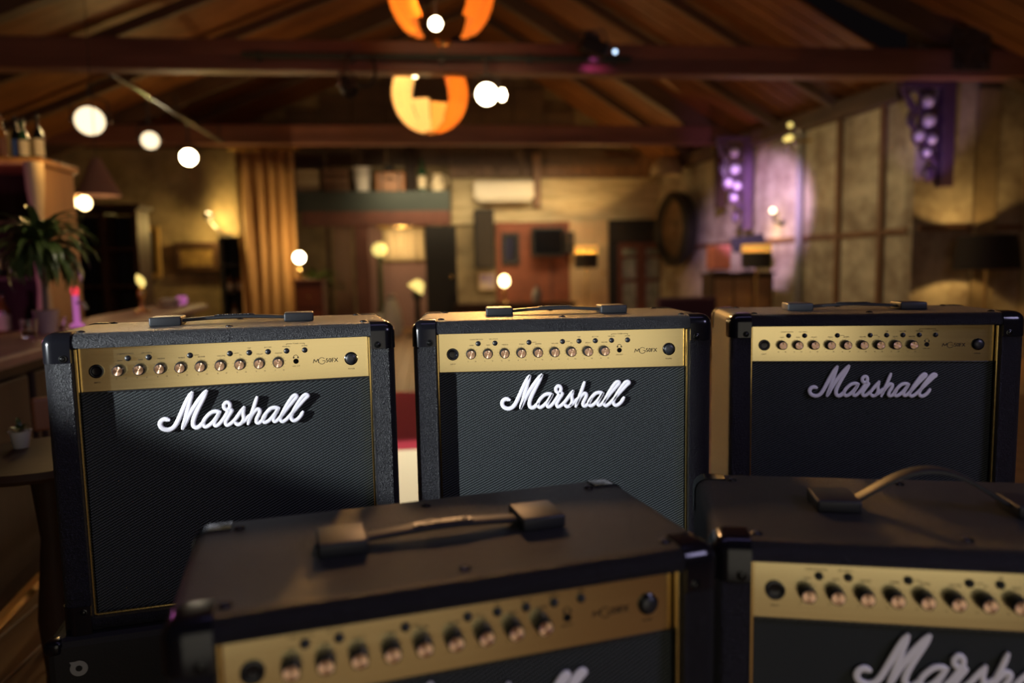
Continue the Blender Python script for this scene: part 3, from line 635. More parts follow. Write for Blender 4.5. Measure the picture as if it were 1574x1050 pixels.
# ------------------------------------------------------------------ porch on the left of the end wall
YP = 13.4
a0 = at_y(452, 300, YP).x; a1 = at_y(691, 300, YP).x; z0 = at_y(570, 325, YP).z; z1 = at_y(570, 294, YP).z; zb = at_y(570, 347, YP).z
struct(bx('trim_%d' % n, ((a0+a1)/2, YP, (z0+z1)/2), (a1-a0, .06, z1-z0), 'teal'), 'dark teal fascia board of the porch'); n += 1
struct(bx('trim_%d' % n, ((a0+a1)/2+.06, YP+.02, (z0+zb)/2), (a1-a0-.12, .12, z0-zb), 'maroon'), 'dark maroon beam under the teal fascia'); n += 1
struct(bx('trim_%d' % n, ((a0+a1)/2, (YP+YB)/2+.03, z1-.04), (a1-a0, YB-YP-.06, .06), 'darkwood'), 'boarded deck on top of the porch'); n += 1
for x0, x1, ma, lab in ((500, 511, 'darkwood', 'narrow dark post left of the porch doorway'), (544, 571, 'maroon', 'wide dark maroon post of the porch doorway'), (682, 692, 'darkwood', 'dark post at the right end of the porch')):
    struct(rect('trim_%d' % n, x0, 346, x1, 470, YP-.01, .12, ma, to_floor=True), lab); n += 1
struct(rect('trim_%d' % n, 511, 347, 545, 470, YP+.06, .05, 'brownwood', to_floor=True), 'brown boarded panel beside the porch doorway'); n += 1
d = struct(rect('door_4', 653, 348, 704, 470, YP-.12, .06, 'black', to_floor=True), 'black door standing open at the porch')
o = bl('door_handle', (at_y(695, 455, YP-.16).x, YP-.15, 1.0), .03, 'brass', d)
struct(rect('trim_%d' % n, 566, 348, 656, 470, 14.44, .05, 'mauve', to_floor=True), 'mauve wall seen through the porch doorway'); n += 1
# sheer curtain in the doorway
def drape(name, x0, x1, ztop, zbot, Y, folds, depth, ma, parent=None, flare=0):
    bm = B(); N = folds*8; rows = 8; g = []
    for j in range(rows+1):
        z = ztop+(zbot-ztop)*j/rows; r_ = []
        for i in range(N+1):
            u = i/N; x = x0+(x1-x0)*(u+flare*(u-.5)*j/rows)
            r_.append(bm.verts.new((x, Y+depth*math.sin(u*folds*6.283+.6*math.sin(j*.5+i*.2))*(.7+.3*math.sin(i*1.7)), z)))
        g.append(r_)
    for j in range(rows):
        for i in range(N): bm.faces.new((g[j][i], g[j][i+1], g[j+1][i+1], g[j+1][i]))
    o = make(name, bm, ma, parent, True); s = o.modifiers.new('thick', 'SOLIDIFY'); s.thickness = .008; return o
def flatcurtain(label, x0, x1, y0, y1, Y, folds, depth, ma, rodmat='brass'):
    a = at_y(x0, y0, Y); b = at_y(x1, y0, Y); zb_ = .03 if y1 is None else at_y(x0, y1, Y).z
    t = thing('curtain', label, 'curtain', (a.x, Y, zb_)); w_ = b.x-a.x; h_ = a.z-zb_
    drape('cloth', 0, w_, h_, 0, 0, folds, depth, ma, t)
    tb('curtain_rod', [(-.1, 0, h_+.03), (w_+.1, 0, h_+.03)], .018, rodmat, t)
    for k in range(folds+1): 
        bm = B(); lathe(bm, [(.026, -.008), (.032, -.008), (.032, .008), (.026, .008), (.026, -.008)], 12, mtx=Matrix.Translation((w_*k/folds, 0, h_+.02)) @ Matrix.Rotation(R(90), 4, 'Y')); make('curtain_ring', bm, rodmat, t)
    return t
flatcurtain('short cream sheer curtain inside the porch doorway', 588, 652, 351, 402, 14.38, 5, .03, 'sheer')
point('doorway_light', at_y(615, 372, 13.9), 16, (1, .7, .35), .1)
a = at_y(583, 384, 13.85); b = at_y(583, 472, 13.85)
t = thing('globe_post', 'slim dark green post with a yellow globe in the porch doorway', 'lamp', (a.x, 13.85, 0))
bl('globe', (0, 0, a.z), .135, 'globe_y', t); lt('post', [(0, .3), (.07, .3), (.05, .5), (.045, a.z-.12), (0, a.z-.12)], mat('green_post', (.05, .06, .02), .5), t); lt('foot', [(0, 0), (.16, 0), (.15, .28), (.09, .32), (0, .32)], 'white', t)
# yellow lamp on dark stand in front of the doorway
a = at_y(641, 441, 12.4); t = thing('desk_lamp', 'dark lamp with a tilted yellow lit shade before the porch door', 'lamp', (a.x, 12.4, 0))
bm = B(); lathe(bm, [(.05, .12), (.09, .08), (.15, -.06), (.14, -.06), (.08, .07)], 20, mtx=Matrix.Translation((0, 0, a.z)) @ Matrix.Rotation(R(35), 4, 'Y')); make('lamp_shade', bm, 'globe_y', t, True)
bm = B(); lathe(bm, [(0, 0), (.2, 0), (.2, .03), (.06, .06), (.045, a.z-.25), (.1, a.z-.14), (.06, a.z-.06), (0, a.z-.06)], 16); make('stand', bm, 'black', t, True)
a = at_y(628, 465, 12.5); t = thing('suit_cover', 'pale grey cloth sack beside the yellow desk lamp', 'sack', (a.x-.3, 12.6, 0)); t.name = 'cloth_sack'
lt('body', [(0, 0), (.16, 0), (.19, .2), (.15, .45), (.09, .62), (.05, .66), (.08, .72), (0, .70)], mat('grey_cloth', (.38, .36, .36), .9), t); lt('tie', [(.055, .64), (.07, .66), (.055, .68)], 'black', t)
# things stored on the porch roof
zt = z1-.01
def crate(x0, x1, y0, label, ma, Y=13.8, slats=3):
    a = at_y(x0, y0, Y); b = at_y(x1, y0, Y); w_ = b.x-a.x; h_ = a.z-zt
    t = thing('wooden_crate', label, 'crate', ((a.x+b.x)/2, Y, zt)); sh = h_/slats
    for k in range(slats):
        for sy in (-1, 1): bx('slat', (0, sy*.16, sh*(k+.5)), (w_, .02, sh*.86), ma, t)
        for sx in (-1, 1): bx('slat', (sx*(w_/2-.012), 0, sh*(k+.5)), (.02, .29, sh*.86), ma, t)
    bx('bottom', (0, 0, .015), (w_-.05, .29, .02), ma, t); return t
crate(457, 492, 262, 'greyish slatted crate at the left end of the porch roof', 'cream')
crate(497, 537, 260, 'dark slatted crate left of the white bucket on the porch roof', 'brownwood')
a = at_y(556, 258, 13.7); t = thing('bucket', 'white bucket on the porch roof between dark crate and suitcase', 'bucket', (a.x, 13.7, zt)); h_ = a.z-zt
lt('body', [(0, 0), (.12, 0), (.165, h_), (.155, h_), (.11, .02), (0, .02)], 'white', t); lt('rim', [(.16, h_-.03), (.175, h_-.02), (.175, h_), (.155, h_)], 'white', t)
tb('handle', [(-.165, 0, h_-.03), (-.14, -.11, h_-.1), (0, -.17, h_-.14), (.14, -.11, h_-.1), (.165, 0, h_-.03)], .008, 'chrome', t)
a = at_y(600, 265, 13.7); t = thing('suitcase', 'brown suitcase lying on the porch roof', 'suitcase', (a.x, 13.7, zt)); h_ = a.z-zt
bx('body', (0, 0, h_/2), (.54, .3, h_), 'leather', t, bev=.04); bx('strap', (-.16, 0, h_/2), (.04, .31, h_+.012), 'darkwood', t); bx('strap', (.16, 0, h_/2), (.04, .31, h_+.012), 'darkwood', t); tb('handle', [(-.07, -.155, h_*.6), (-.05, -.2, h_*.66), (.05, -.2, h_*.66), (.07, -.155, h_*.6)], .012, 'darkwood', t)
t = thing('hat', 'dark round hat lying on the brown suitcase', 'hat', (a.x-.03, 13.7, zt+h_+.006)); lt('crown', [(.11, .0), (.10, .09), (.06, .11), (0, .105)], 'black', t); lt('brim', [(0, 0), (.19, 0), (.19, .012), (0, .012)], 'black', t)
a = at_y(648, 246, 13.7); t = thing('bottle', 'tall greenish bottle beside the suitcase on the porch roof', 'bottle', (a.x, 13.7, zt)); h_ = a.z-zt
lt('body', [(0, 0), (.075, 0), (.08, h_*.6), (.03, h_*.78), (.028, h_), (0, h_)], 'bottle_green', t); lt('label', [(.079, h_*.15), (.082, h_*.15), (.083, h_*.5), (.081, h_*.5)], 'label', t)
struct(rect('trim_%d' % n, 622, 224, 640, 293, 14.2, .12, 'darkwood'), 'dark post above the porch roof'); n += 1
for k in range(2): struct(rect('trim_%d' % n, 508, 229+17*k, 622, 244+17*k, 14.42, .06, 'cream'), 'pale wide board on the wall above the porch'); n += 1
a = at_y(672, 268, 13.8); t = thing('vase', 'pale jug at the right end of the porch roof', 'jug', (a.x, 13.8, zt)); t.name = 'jug'
lt('body', [(0, 0), (.09, 0), (.14, .12), (.10, .26), (.07, .32), (.09, .36), (.08, .36)], 'label', t); tb('handle', [(.09, 0, .32), (.18, 0, .3), (.17, 0, .18), (.13, 0, .14)], .013, 'label', t)
a = at_y(1025, 270, 13.0); t = thing('pendant_shade', 'pale dome pendant shade at the right end of the end wall', 'lampshade', (a.x, 13.0, a.z)); rr = 25*13/FPX
lt('dome', [(rr, 0), (rr*.94, rr*.5), (rr*.7, rr*.95), (rr*.3, rr*1.2), (.03, rr*1.25), (.03, rr*1.22), (rr*.68, rr*.9), (rr*.97, 0)], mat('wicker', (.42, .32, .2), .8, noise=(30, (.3, .22, .13))), t)
tb('cord', [(0, 0, rr*1.24), (0, 0, 4.2-a.z)], .012, 'black', t)
# ------------------------------------------------------------------ left side: curtain, alcove, bar
flatcurtain('tall tan velvet curtain hanging under the far beam', 361, 450, 232, None, 11.15, 5, .07, 'curtain')
picture('wide dark landscape painting on the yellowish wall left of the curtain', 268, 372, 337, 418, 11.58, 'darkwood', 'canvas', .09)
picture('tall narrow gilt framed mirror on the yellowish wall', 217, 348, 247, 428, 11.58, 'gilt', mat('dark_mirror', (.12, .09, .05), .2, .6), .07, 'mirror', 'wall_mirror')
a = at_y(346, 352, 11.45); t = thing('wall_lamp', 'black bent arm wall lamp with yellow glow left of the tan curtain', 'lamp', (a.x, 11.45, a.z))
tb('arm', [(.0, .18, -.12), (-.02, 0, -.10), (-.12, -.08, .02), (-.2, -.1, .12)], .022, 'black', t); lt('shade', [(.03, .0), (.07, .03), (.085, .10), (.08, .1), (.03, .01)], 'black', t, (-.2, -.1, .12)); bl('bulb', (-.2, -.1, .2), .045, 'bulb_soft', t)
lt('wall_plate', [(0, 0), (.06, 0), (.06, .02), (0, .02)], 'black', t, mtx=Matrix.Translation((0, .19, -.12)) @ FRONT)
point('wall_lamp_light', (a.x-.1, 11.3, a.z+.05), 42, (1, .66, .2), .05)
t = thing('black_cabinet', 'narrow black cabinet with bottles left of the tan curtain', 'cabinet', (at_y(354, 400, 11.2).x, 11.42, 0)); hh = at_y(358, 363, 11.2).z
for sx in (-1, 1): bx('side', (sx*.15, 0, hh/2), (.03, .38, hh), 'black', t)
for k in range(5): bx('shelf', (0, .005, .03+(hh-.05)*k/4), (.27, .38, .03), 'black', t)
bx('back', (0, .19, hh/2), (.27, .015, hh-.05), 'black', t)
def bottle(x, y, z, h, ma, label, group=None, lab='label', r=None):
    r = r or h*.14; t = thing('bottle', label, 'bottle', (x, y, z), 0, group)
    lt('body', [(0, 0), (r, 0), (r*1.02, h*.55), (r*.9, h*.62), (r*.38, h*.74), (r*.34, h*.95), (0, h*.95)], ma, t, seg=14)
    lt('label', [(r*1.03, h*.12), (r*1.05, h*.12), (r*1.06, h*.48), (r*1.03, h*.48)], lab, t, seg=14); lt('cap', [(0, h*.93), (r*.42, h*.93), (r*.42, h), (0, h)], 'black', t, seg=12); return t
bcx = at_y(354, 400, 11.2).x
for k, (dx, sh, nm) in enumerate(((-.07, 2, 'pale labelled bottle on the middle shelf of the black cabinet, left'), (.06, 2, 'pale labelled bottle on the middle shelf of the black cabinet, right'), (-.02, 1, 'bottle on the lower shelf of the narrow black cabinet'))):
    bottle(bcx+dx, 11.36, .03+(hh-.05)*sh/4+.016, .26, 'bottle_amber', nm)
# globe lamp on red cabinet right of the curtain
t, b = globe_lamp(460, 396, 8, 10.6, 430, 'round white glowing table lamp on the reddish cabinet beside the curtain', 'bulb', 30)
q = thing('red_cabinet', 'reddish wooden cabinet right of the tan curtain', 'cabinet', (at_y(477, 440, 10.6).x, 10.6, 0)); ww = PX(455, 501, 10.6)
bx('body', (0, .02, b.z/2-.01), (ww-.03, .34, b.z-.04), 'maroon', q); bx('top', (0, 0, b.z-.015), (ww, .42, .03), 'maroon', q)
for k in range(3): o = bx('drawer', (0, -.16, .1+b.z*.3*k+.06), (ww-.09, .03, b.z*.26), 'redwall', q); bl('knob', (0, -.185, .1+b.z*.3*k+.06), .018, 'brass', o)
def plant(name, label, loc, pot_h, pot_r, potmat, trunk_h, nl, L0_, L1, wid, droop, leafmat='leafdark', up=.2, seedv=1):
    rnd = random.Random(seedv); t = thing(name, label, 'plant', loc)
    lt('pot', [(0, 0), (pot_r*.7, 0), (pot_r, pot_h), (pot_r*1.08, pot_h), (pot_r*.93, pot_h*.97), (pot_r*.9, pot_h*.85), (0, pot_h*.85)], potmat, t)
    if trunk_h > 0: tb('stem', [(0, 0, pot_h*.5), (.004, 0, pot_h+trunk_h*.5), (0, 0, pot_h+trunk_h)], pot_r*.22, 'stem', t)
    for k in range(nl):
        az = k*2.399+rnd.uniform(-.2, .2); el = up+(1.25-up)*(1-(k+.5)/nl)+rnd.uniform(-.1, .1); L = rnd.uniform(L0_, L1)
        bm = B(); g = []
        for i in range(7):
            s = i/6; e = el-droop*s*s; 
            if i == 0: p = Vector((0, 0, pot_h+trunk_h-.01*rnd.random()))
            else: p = p+Vector((math.cos(az)*math.cos(e), math.sin(az)*math.cos(e), math.sin(e)))*(L/6)
            wv = Vector((-math.sin(az), math.cos(az), 0))*wid*math.sin(math.pi*min(.97, s*.85+.12)); nn = Vector((0, 0, wid*.25))
            g.append([bm.verts.new(p-wv+nn), bm.verts.new(p-Vector((0, 0, 0))), bm.verts.new(p+wv+nn)])
        for a_, b_ in zip(g, g[1:]):
            for i in (0, 1): bm.faces.new((a_[i], a_[i+1], b_[i+1], b_[i]))
        o = make('leaf', bm, leafmat, t, True)
    return t
a = at_y(485, 432, 11.6); plant('potted_plant', 'leafy dark plant in a pot beside the porch, behind the globe lamp', (a.x, 11.6, 0), .5, .2, 'darkwood', .35, 34, .35, .6, .05, 1.1, seedv=3)
# bar: front, ledge and foot rail
p0 = at_z(75, 531, .88); p1 = at_z(310, 470, .88); dirb = (p1-p0).normalized(); ang = math.atan2(dirb.y, dirb.x)
st = p0-dirb*1.15; Lb = (p1-st).length+.3
bar = thing('bar_counter', 'dark wooden bar counter along the left with pinkish worn ledge', 'bar', (st.x, st.y, 0), ang)
bx('ledge', (Lb/2, .21, .86), (Lb, .42, .045), 'barwood', bar, bev=.015)
bx('carcass', (Lb/2, .24, .43), (Lb-.1, .28, .82), 'darkwood', bar)
for k in range(8): bx('panel', ((k+.5)*(Lb-.1)/8+.05, .09, .45), ((Lb-.1)/8-.05, .03, .66), 'darkwood', bar, bev=.012)
tb('foot_rail', [(.05, -.08, .2), (Lb-.05, -.08, .2)], .022, 'brass', bar)
for k in range(5): tb('rail_bracket', [(.3+k*(Lb-.6)/4, .09, .2), (.3+k*(Lb-.6)/4, -.08, .2)], .012, 'brass', bar)
def on_bar(px, Y): # point on the ledge
    r = ray(px, 500); u = Vector((-dirb.y, dirb.x, 0)); P = st+u*.2
    # intersect the ray plan direction with the ledge centre line
    det = r.x*(-dirb.y)+dirb.x*r.y
    tt = (P.x*(-dirb.y)+dirb.x*P.y)/det
    return Vector((r.x*tt, r.y*tt, .8835))
# palm in a tall glass vase
p = on_bar(72, 0); sc_ = p.y/FPX
t = plant('potted_palm', 'spiky potted palm standing on the bar ledge at far left', (p.x, p.y, .8835), .10, .05, 'terracotta', 100*sc_-.02, 130, 60*sc_, 96*sc_, .017, 1.5, up=-.5, seedv=5)
p = on_bar(119, 0); t = thing('beer_tap', 'pinkish beer tap column with red tip on the bar ledge', 'tap', tuple(p)); h_ = 58*p.y/FPX
lt('column', [(0, 0), (.032, 0), (.03, .012), (.014, .02), (.013, h_*.8), (0, h_*.8)], 'pinkled', t); lt('tip', [(0, h_*.79), (.016, h_*.79), (.018, h_*.95), (.01, h_), (0, h_)], 'redled', t); tb('spout', [(0, 0, h_*.6), (.05, -.03, h_*.6), (.06, -.035, h_*.45)], .008, 'chrome', t)  # column and tip are given a glow of their own
p = on_bar(221, 0); t = thing('brass_lamp', 'small brass figure lamp on the far end of the bar ledge', 'lamp', tuple(p)); k_ = p.y/FPX
lt('base', [(0, 0), (11*k_, 0), (11*k_, 3*k_), (4*k_, 6*k_), (3*k_, 20*k_), (6*k_, 26*k_), (5*k_, 33*k_), (2*k_, 38*k_), (0, 38*k_)], 'brass', t)
bm = B(); lathe(bm, [(0, -9*k_), (4*k_, -7*k_), (6*k_, 0), (4*k_, 7*k_), (0, 12*k_)], 14, mtx=Matrix.Translation((0, 0, 46*k_)) @ Matrix.Rotation(R(-25), 4, 'Y')); make('flame_shade', bm, 'globe_y', t, True)
p = on_bar(262, 0); k_ = p.y/FPX; t = thing('napkin_bowl', 'pale bowl with folded napkins at the far end of the bar', 'bowl', tuple(p))
lt('bowl', [(0, 0), (10*k_, 0), (18*k_, 11*k_), (17*k_, 11*k_), (9*k_, 2*k_), (0, 2*k_)], 'label', t); bx('napkin', (0, 0, 10*k_), (20*k_, 14*k_, 6*k_), 'white', t, rz=.4)
p = on_bar(282, 0); k_ = p.y/FPX; t = thing('candle_glass', 'pink glowing candle glass at the far end of the bar', 'candle', tuple(p))
lt('glass', [(0, 0), (5*k_, 0), (8*k_, 6*k_), (6*k_, 12*k_), (5*k_, 12*k_), (6*k_, 6*k_), (4*k_, 2*k_), (0, 2*k_)], 'pinkled', t); lt('wax', [(0, 2*k_), (3.6*k_, 2*k_), (4.6*k_, 5*k_), (0, 5*k_)], 'white', t)
for px, hgt, lab in ((57, 26, 'clear tumbler glass left of the palm on the bar'), (99, 20, 'clear tumbler glass right of the palm on the bar')):
    p = on_bar(px, 0); k_ = p.y/FPX; t = thing('tumbler', lab, 'glass', (p.x+.03, p.y-.12, p.z)); lt('cup', [(0, .002), (9*k_, .002), (11*k_, hgt*k_), (10*k_, hgt*k_), (8*k_, 4*k_), (0, 4*k_)], 'glass', t)
    lt('drink', [(0, 4.2*k_), (7.9*k_, 4.2*k_), (8.6*k_, 9*k_), (0, 9*k_)], 'bottle_amber', t)
# back bar shelf unit with bottles
YS = 4.6; zs = at_y(72, 243, YS).z; xr = at_y(64, 300, YS).x; xl = xr-1.15
sh = thing('shelf_unit', 'orange brown wooden shelf unit with bottles behind the bar at far left', 'shelf', ((xl+xr)/2, YS, 0)); hw = (xr-xl)/2
bx('top', (0, .2, zs-.02), (2*hw+.06, .46, .045), 'orangewood', sh, bev=.015)
for sx in (-1, 1): bx('side', (sx*(hw-.02), .2, (zs-.04)/2), (.04, .42, zs-.04), 'orangewood', sh)
bx('back', (0, .40, zs/2), (2*hw-.08, .02, zs-.08), 'darkwood', sh)
for z in (.35, .75, 1.12, 1.45): bx('shelf', (0, .2, z), (2*hw-.08, .38, .03), 'darkwood', sh)
tb('edge_light', [(-hw+.1, -.03, .72), (hw-.35, -.03, .72)], .012, 'pinkled', sh)
tb('edge_light', [(-hw+.42, -.02, .78), (-hw+.42, -.02, 1.1)], .018, 'pinkled', sh)
cols = ['bottle_green', 'bottle_amber', 'black_gloss', 'bottle_amber', 'bottle_green', 'blue']
for i, (px, hpx, ma, lb_, lab) in enumerate(((8, 70, 'black_gloss', 'label', 'dark bottle at the left end on top of the shelf unit'), (22, 62, 'bottle_amber', 'maroon', 'amber bottle second from left on top of the shelf unit'), (40, 60, 'black_gloss', 'blue', 'dark bottle with a blue label on top of the shelf unit'), (55, 56, 'bottle_green', 'label', 'green bottle with a cream label on top of the shelf unit'), (74, 62, 'black_gloss', 'label', 'bottle with big cream label at the right end on top of the shelf unit'))):
    a = at_y(px-8, 300, YS+.18); bottle(a.x, YS+.18-.03*(i % 2), zs+.0035, hpx*YS/FPX*1.1, ma, lab, None, lb_, .027)
k = 0
names = ['leftmost', 'second', 'third', 'fourth', 'fifth', 'sixth']
for z, zl in ((1.145, 'upper'), (.765, 'middle')):
    for i in range(5):
        bottle(xl+.16+.15*i+(.03 if zl == 'middle' else 0), YS+.16, z+.0175-.012, .27, cols[(i+k) % 5], '%s bottle on the %s shelf of the shelf unit' % (names[i], zl), 'bottles on the shelf unit'); 
    k += 2
# pale carved column in front of the shelf unit
a = at_y(51, 250, 4.3); t = thing('column_figure', 'pale turned wooden column standing before the shelf unit', 'column', (a.x, 4.3, 0)); h_ = a.z
lt('shaft', [(0, .1), (.05, .1), (.045, h_*.5), (.03, h_*.6), (.035, h_*.7), (.05, h_*.78), (.03, h_*.84), (.045, h_*.92), (.05, h_), (0, h_)], 'palewood', t); lt('foot', [(0, 0), (.1, 0), (.1, .06), (.06, .1), (0, .1)], 'palewood', t)
point('shelf_light', (xr+.35, YS-.3, 1.9), 7, (1, .6, .2), .04)
point('palm_light', (p0.x+.25, p0.y+.35, 1.75), 5, (1, .85, .6), .05)  # added to brighten the palm, no fixture here
point('bar_pink_light', (xr-.55, YS-.75, 1.05), 3.5, (1, .25, .75), .05)
spot('bar_top_light', (-1.6, 4.2, 2.6), (-1.55, 4.4, .88), 8, (1, .5, .6), 60, .8, .05)
# twin bulbs under a cone shade
a = at_y(130, 312, 6.0); t = thing('cone_pendant', 'dusky pink cone pendant with two glowing bulbs above the bar', 'lamp', (a.x, 6.0, a.z)); k_ = 6/FPX
lt('shade', [(6*k_, 62*k_), (30*k_, 10*k_), (29*k_, 10*k_), (5*k_, 62*k_)], mat('dusky_shade', (.24, .13, .10), .8), t, (20*k_, 0, 0)); tb('cord', [(20*k_, 0, 62*k_), (20*k_, 0, 3.6-a.z)], .003, 'black', t)
bl('bulb', (0, 0, 0), 9*k_, 'bulb_soft', t, 1.15); bl('bulb', (-16*k_, .02, 1*k_), 7*k_, 'globe', t); tb('bulb_holder', [(0, 0, 8*k_), (2*k_, 0, 17*k_), (18*k_, 0, 24*k_)], 2.5*k_, 'brass', t); tb('bulb_holder', [(-16*k_, .02, 7*k_), (-8*k_, 0, 14*k_), (2*k_, 0, 17*k_)], 2*k_, 'brass', t)
point('cone_light', (a.x, 5.8, a.z-.2), 5, WARM, .05)
# tall dark dresser
YD = 9.2; x0 = at_y(104, 400, YD).x; x1 = at_y(214, 400, YD).x; hh = at_y(150, 322, YD).z
t = thing('dresser', 'tall very dark dresser with open shelves behind the bar', 'dresser', ((x0+x1)/2, YD, 0)); w_ = x1-x0
for xx in (-w_/2+.03, 0, w_/2-.03): bx('upright', (xx, .2, hh/2), (.06, .4, hh), 'darkwood', t)
for k in range(5): bx('shelf', (0, .2, .1+(hh-.12)*k/4), (w_-.12, .38, .04), 'darkwood', t)
bx('back', (0, .39, hh/2), (w_-.12, .02, hh-.1), 'black', t); bx('cornice', (0, .18, hh+.03), (w_+.12, .5, .06), 'darkwood', t, bev=.02)
# small table with succulent, leather chair, stool at bottom left
tx, ty = -.93, 1.80; t = thing('side_table', 'dark round wooden side table at bottom left holding a small pot', 'table', (tx, ty, 0))
lt('top', [(0, .68), (.20, .68), (.21, .69), (.205, .705), (0, .705)], 'darkwood', t, seg=32); lt('column', [(0, .04), (.03, .04), (.045, .3), (.025, .5), (.04, .68), (0, .68)], 'darkwood', t); lt('foot', [(0, 0), (.17, 0), (.15, .03), (.04, .05), (0, .05)], 'darkwood', t, seg=24)
p = at_z(33, 688, .705); plant('potted_succulent', 'tiny white pot with a small plant on the round side table', (p.x, p.y, .7055), .042, .024, 'white', .004, 14, .02, .04, .006, .8, seedv=8)
t = thing('bar_stool', 'brown leather bar stool with a low back behind the side table', 'stool', (-1.04, 2.18, 0), .5)
lt('seat', [(0, .56), (.12, .56), (.135, .59), (.12, .62), (0, .625)], 'leather', t); bx('backrest', (0, .11, .72), (.2, .03, .10), 'leather', t, bev=.012)
for sx in (-1, 1):
    tb('back_post', [(sx*.07, .1, .58), (sx*.07, .11, .69)], .009, 'darkwood', t)
    for sy in (-1, 1): tb('leg', [(sx*.07, sy*.07, .57), (sx*.11, sy*.11, 0)], .013, 'darkwood', t)
tb('foot_ring', [(.098*math.cos(k*.5236)*1.0, .098*math.sin(k*.5236), .2) for k in range(13)], .008, 'brass', t)
# ------------------------------------------------------------------ floor pieces
bm = B(); box(bm, (-.15, 5.55, .006), (1.5, 2.2, .012), bev=.004); o = make('red_carpet', bm, 'redcarpet'); tag(o, 'red carpet on the floor behind the amplifiers', 'carpet')
bm = B(); box(bm, (-.15, 3.72, .010), (1.3, 1.4, .02), bev=.005); o = make('floor_mat', bm, 'mat_white'); tag(o, 'brightly lit cream mat on the floor before the red carpet', 'mat')
# ------------------------------------------------------------------ lights on beams
# left lighting track with three par cans
XT = -3.03
tr = thing('lighting_track', 'grey lighting track hung between the two tie beams on the left', 'track', (XT, 7.5, 3.08)); bx('rail', (0, 1.95, 0), (.05, 3.85, .05), 'chrome', tr)
for k in (.15, 1.9, 3.7): bx('hanger', (0, k, .12), (.02, .03, .2), 'steel', tr)
def par_can(px, py, X, length, rad, label, aim, lit='bulb', hang=3.05, group='lit par can spotlights on the track'):
    a = at_x(px, py, X) if X is not None else None
    return a
def can(P, aim, rad, length, label, lit, hang, group=None, ma='steel'):
    t = thing('par_can', label, 'spotlight', tuple(P), 0, group)
    d = (Vector(aim)-P).normalized(); q = d.to_track_quat('Z', 'Y').to_matrix().to_4x4()
    lt('can', [(0, -length), (rad*.55, -length), (rad*.8, -length*.8), (rad, -length*.45), (rad, 0), (rad*.93, 0), (rad*.93, -.02)], ma, t, mtx=q, seg=20)
    lt('lens', [(0, -.012), (rad*.6, -.014), (rad*.92, -.022)], lit, t, mtx=q, seg=20)
    s = q @ Vector((1, 0, 0)); s = (s-Vector((0, 0, s.z))).normalized(); c = -d*length*.45; tp = Vector((0, 0, rad*1.7))
    tb('yoke', [c+s*rad*1.12, c+s*rad*1.12+tp*.8, c+tp, c-s*rad*1.12+tp*.8, c-s*rad*1.12], .011, 'steel', t, 6)
    for sg in (-1, 1): bl('knob', c+s*sg*rad*1.17, .022, 'chrome', t, seg=10)
    h = Vector(hang)-P; tb('hook', [c+tp, Vector((c.x, c.y, max(h.z-.06, c.z+tp.z+.01))), h], .014, 'steel', t, 6); return t
CA = Vector((0, 0, 1.1))
for px, py, rd, aim, lab in ((138, 186, .145, (-.3, 0, .9), 'lit par can spotlight on the track, nearest of three'), (231, 216, .10, (.6, 0, 1), 'lit par can spotlight on the track, middle of three'), (290, 242, .105, (0, 0, 1.1), 'blazing lit par can spotlight on the track, farthest of three')):
    a = at_x(px, py, XT) if px > 200 else at_y(px, py, 7.62); can(a, aim, rd, .3, lab, 'bulb' if px > 280 else 'lens_warm', (XT, a.y, 3.06))
# rail on the near beam with lamps
xa, xb = at_y(372, 85, 7.25).x, at_y(968, 90, 7.25).x; zr = at_y(670, 88, 7.25).z
rl = thing('lamp_rail', 'dark green pipe rail fixed along the near beam', 'rail', ((xa+xb)/2, 7.24, zr)); tb('pipe', [(-(xb-xa)/2, 0, 0), ((xb-xa)/2, 0, 0)], .032, mat('dark_green_pipe', (.035, .045, .035), .45), rl)
for k in range(5): bx('clamp', (-(xb-xa)/2+.15+k*((xb-xa)-.3)/4, .04, 0), (.05, .09, .09), 'steel', rl)
a = at_y(748, 145, 6.95); can(a, (.0, 0, 1.15), .105, .22, 'blazing lit spotlight under the near beam right of the globe lamp', 'bulb', (a.x, 7.24, zr))
a = at_y(772, 146, 6.9); t = tag(bl('bare_bulb', tuple(a), .035, 'bulb', None, 1.6), 'small lit bulb right beside the blazing spotlight', 'bulb')
a = at_y(540, 142, 7.05); can(a, (.8, 5.0, 0), .075, .22, 'unlit dark spotlight hanging below the near beam', 'black', (a.x, 7.24, zr))
t = tb('cable', [at_y(x, y, 7.16) for x, y in ((572, 88), (577, 105), (576, 120), (568, 132), (558, 134), (548, 126))], .014, 'black'); tag(t, 'black cable looping down to the unlit spotlight', 'cable')
a = at_y(912, 74, 7.1); t = thing('wash_light', 'dark wash light on the rail throwing magenta onto the near beam', 'spotlight', tuple(a))
bx('body', (0, 0, 0), (.26, .18, .13), 'black', t, ry=.3, bev=.02); bx('fin', (-.02, 0, .09), (.16, .14, .07), 'steel', t, ry=.3); tb('yoke', [(-.16, 0, -.02), (-.17, 0, .14), (.1, 0, .17), (.17, 0, -.02)], .01, 'steel', t); bl('lens', (.19, -.1, -.06), .02, 'blueled', t)
spot('magenta_beam_light', tuple(at_y(915, 89, 7.12)), tuple(at_y(915, 106, 7.33)), 1.6, (1, .12, .5), 95, .9, .02)
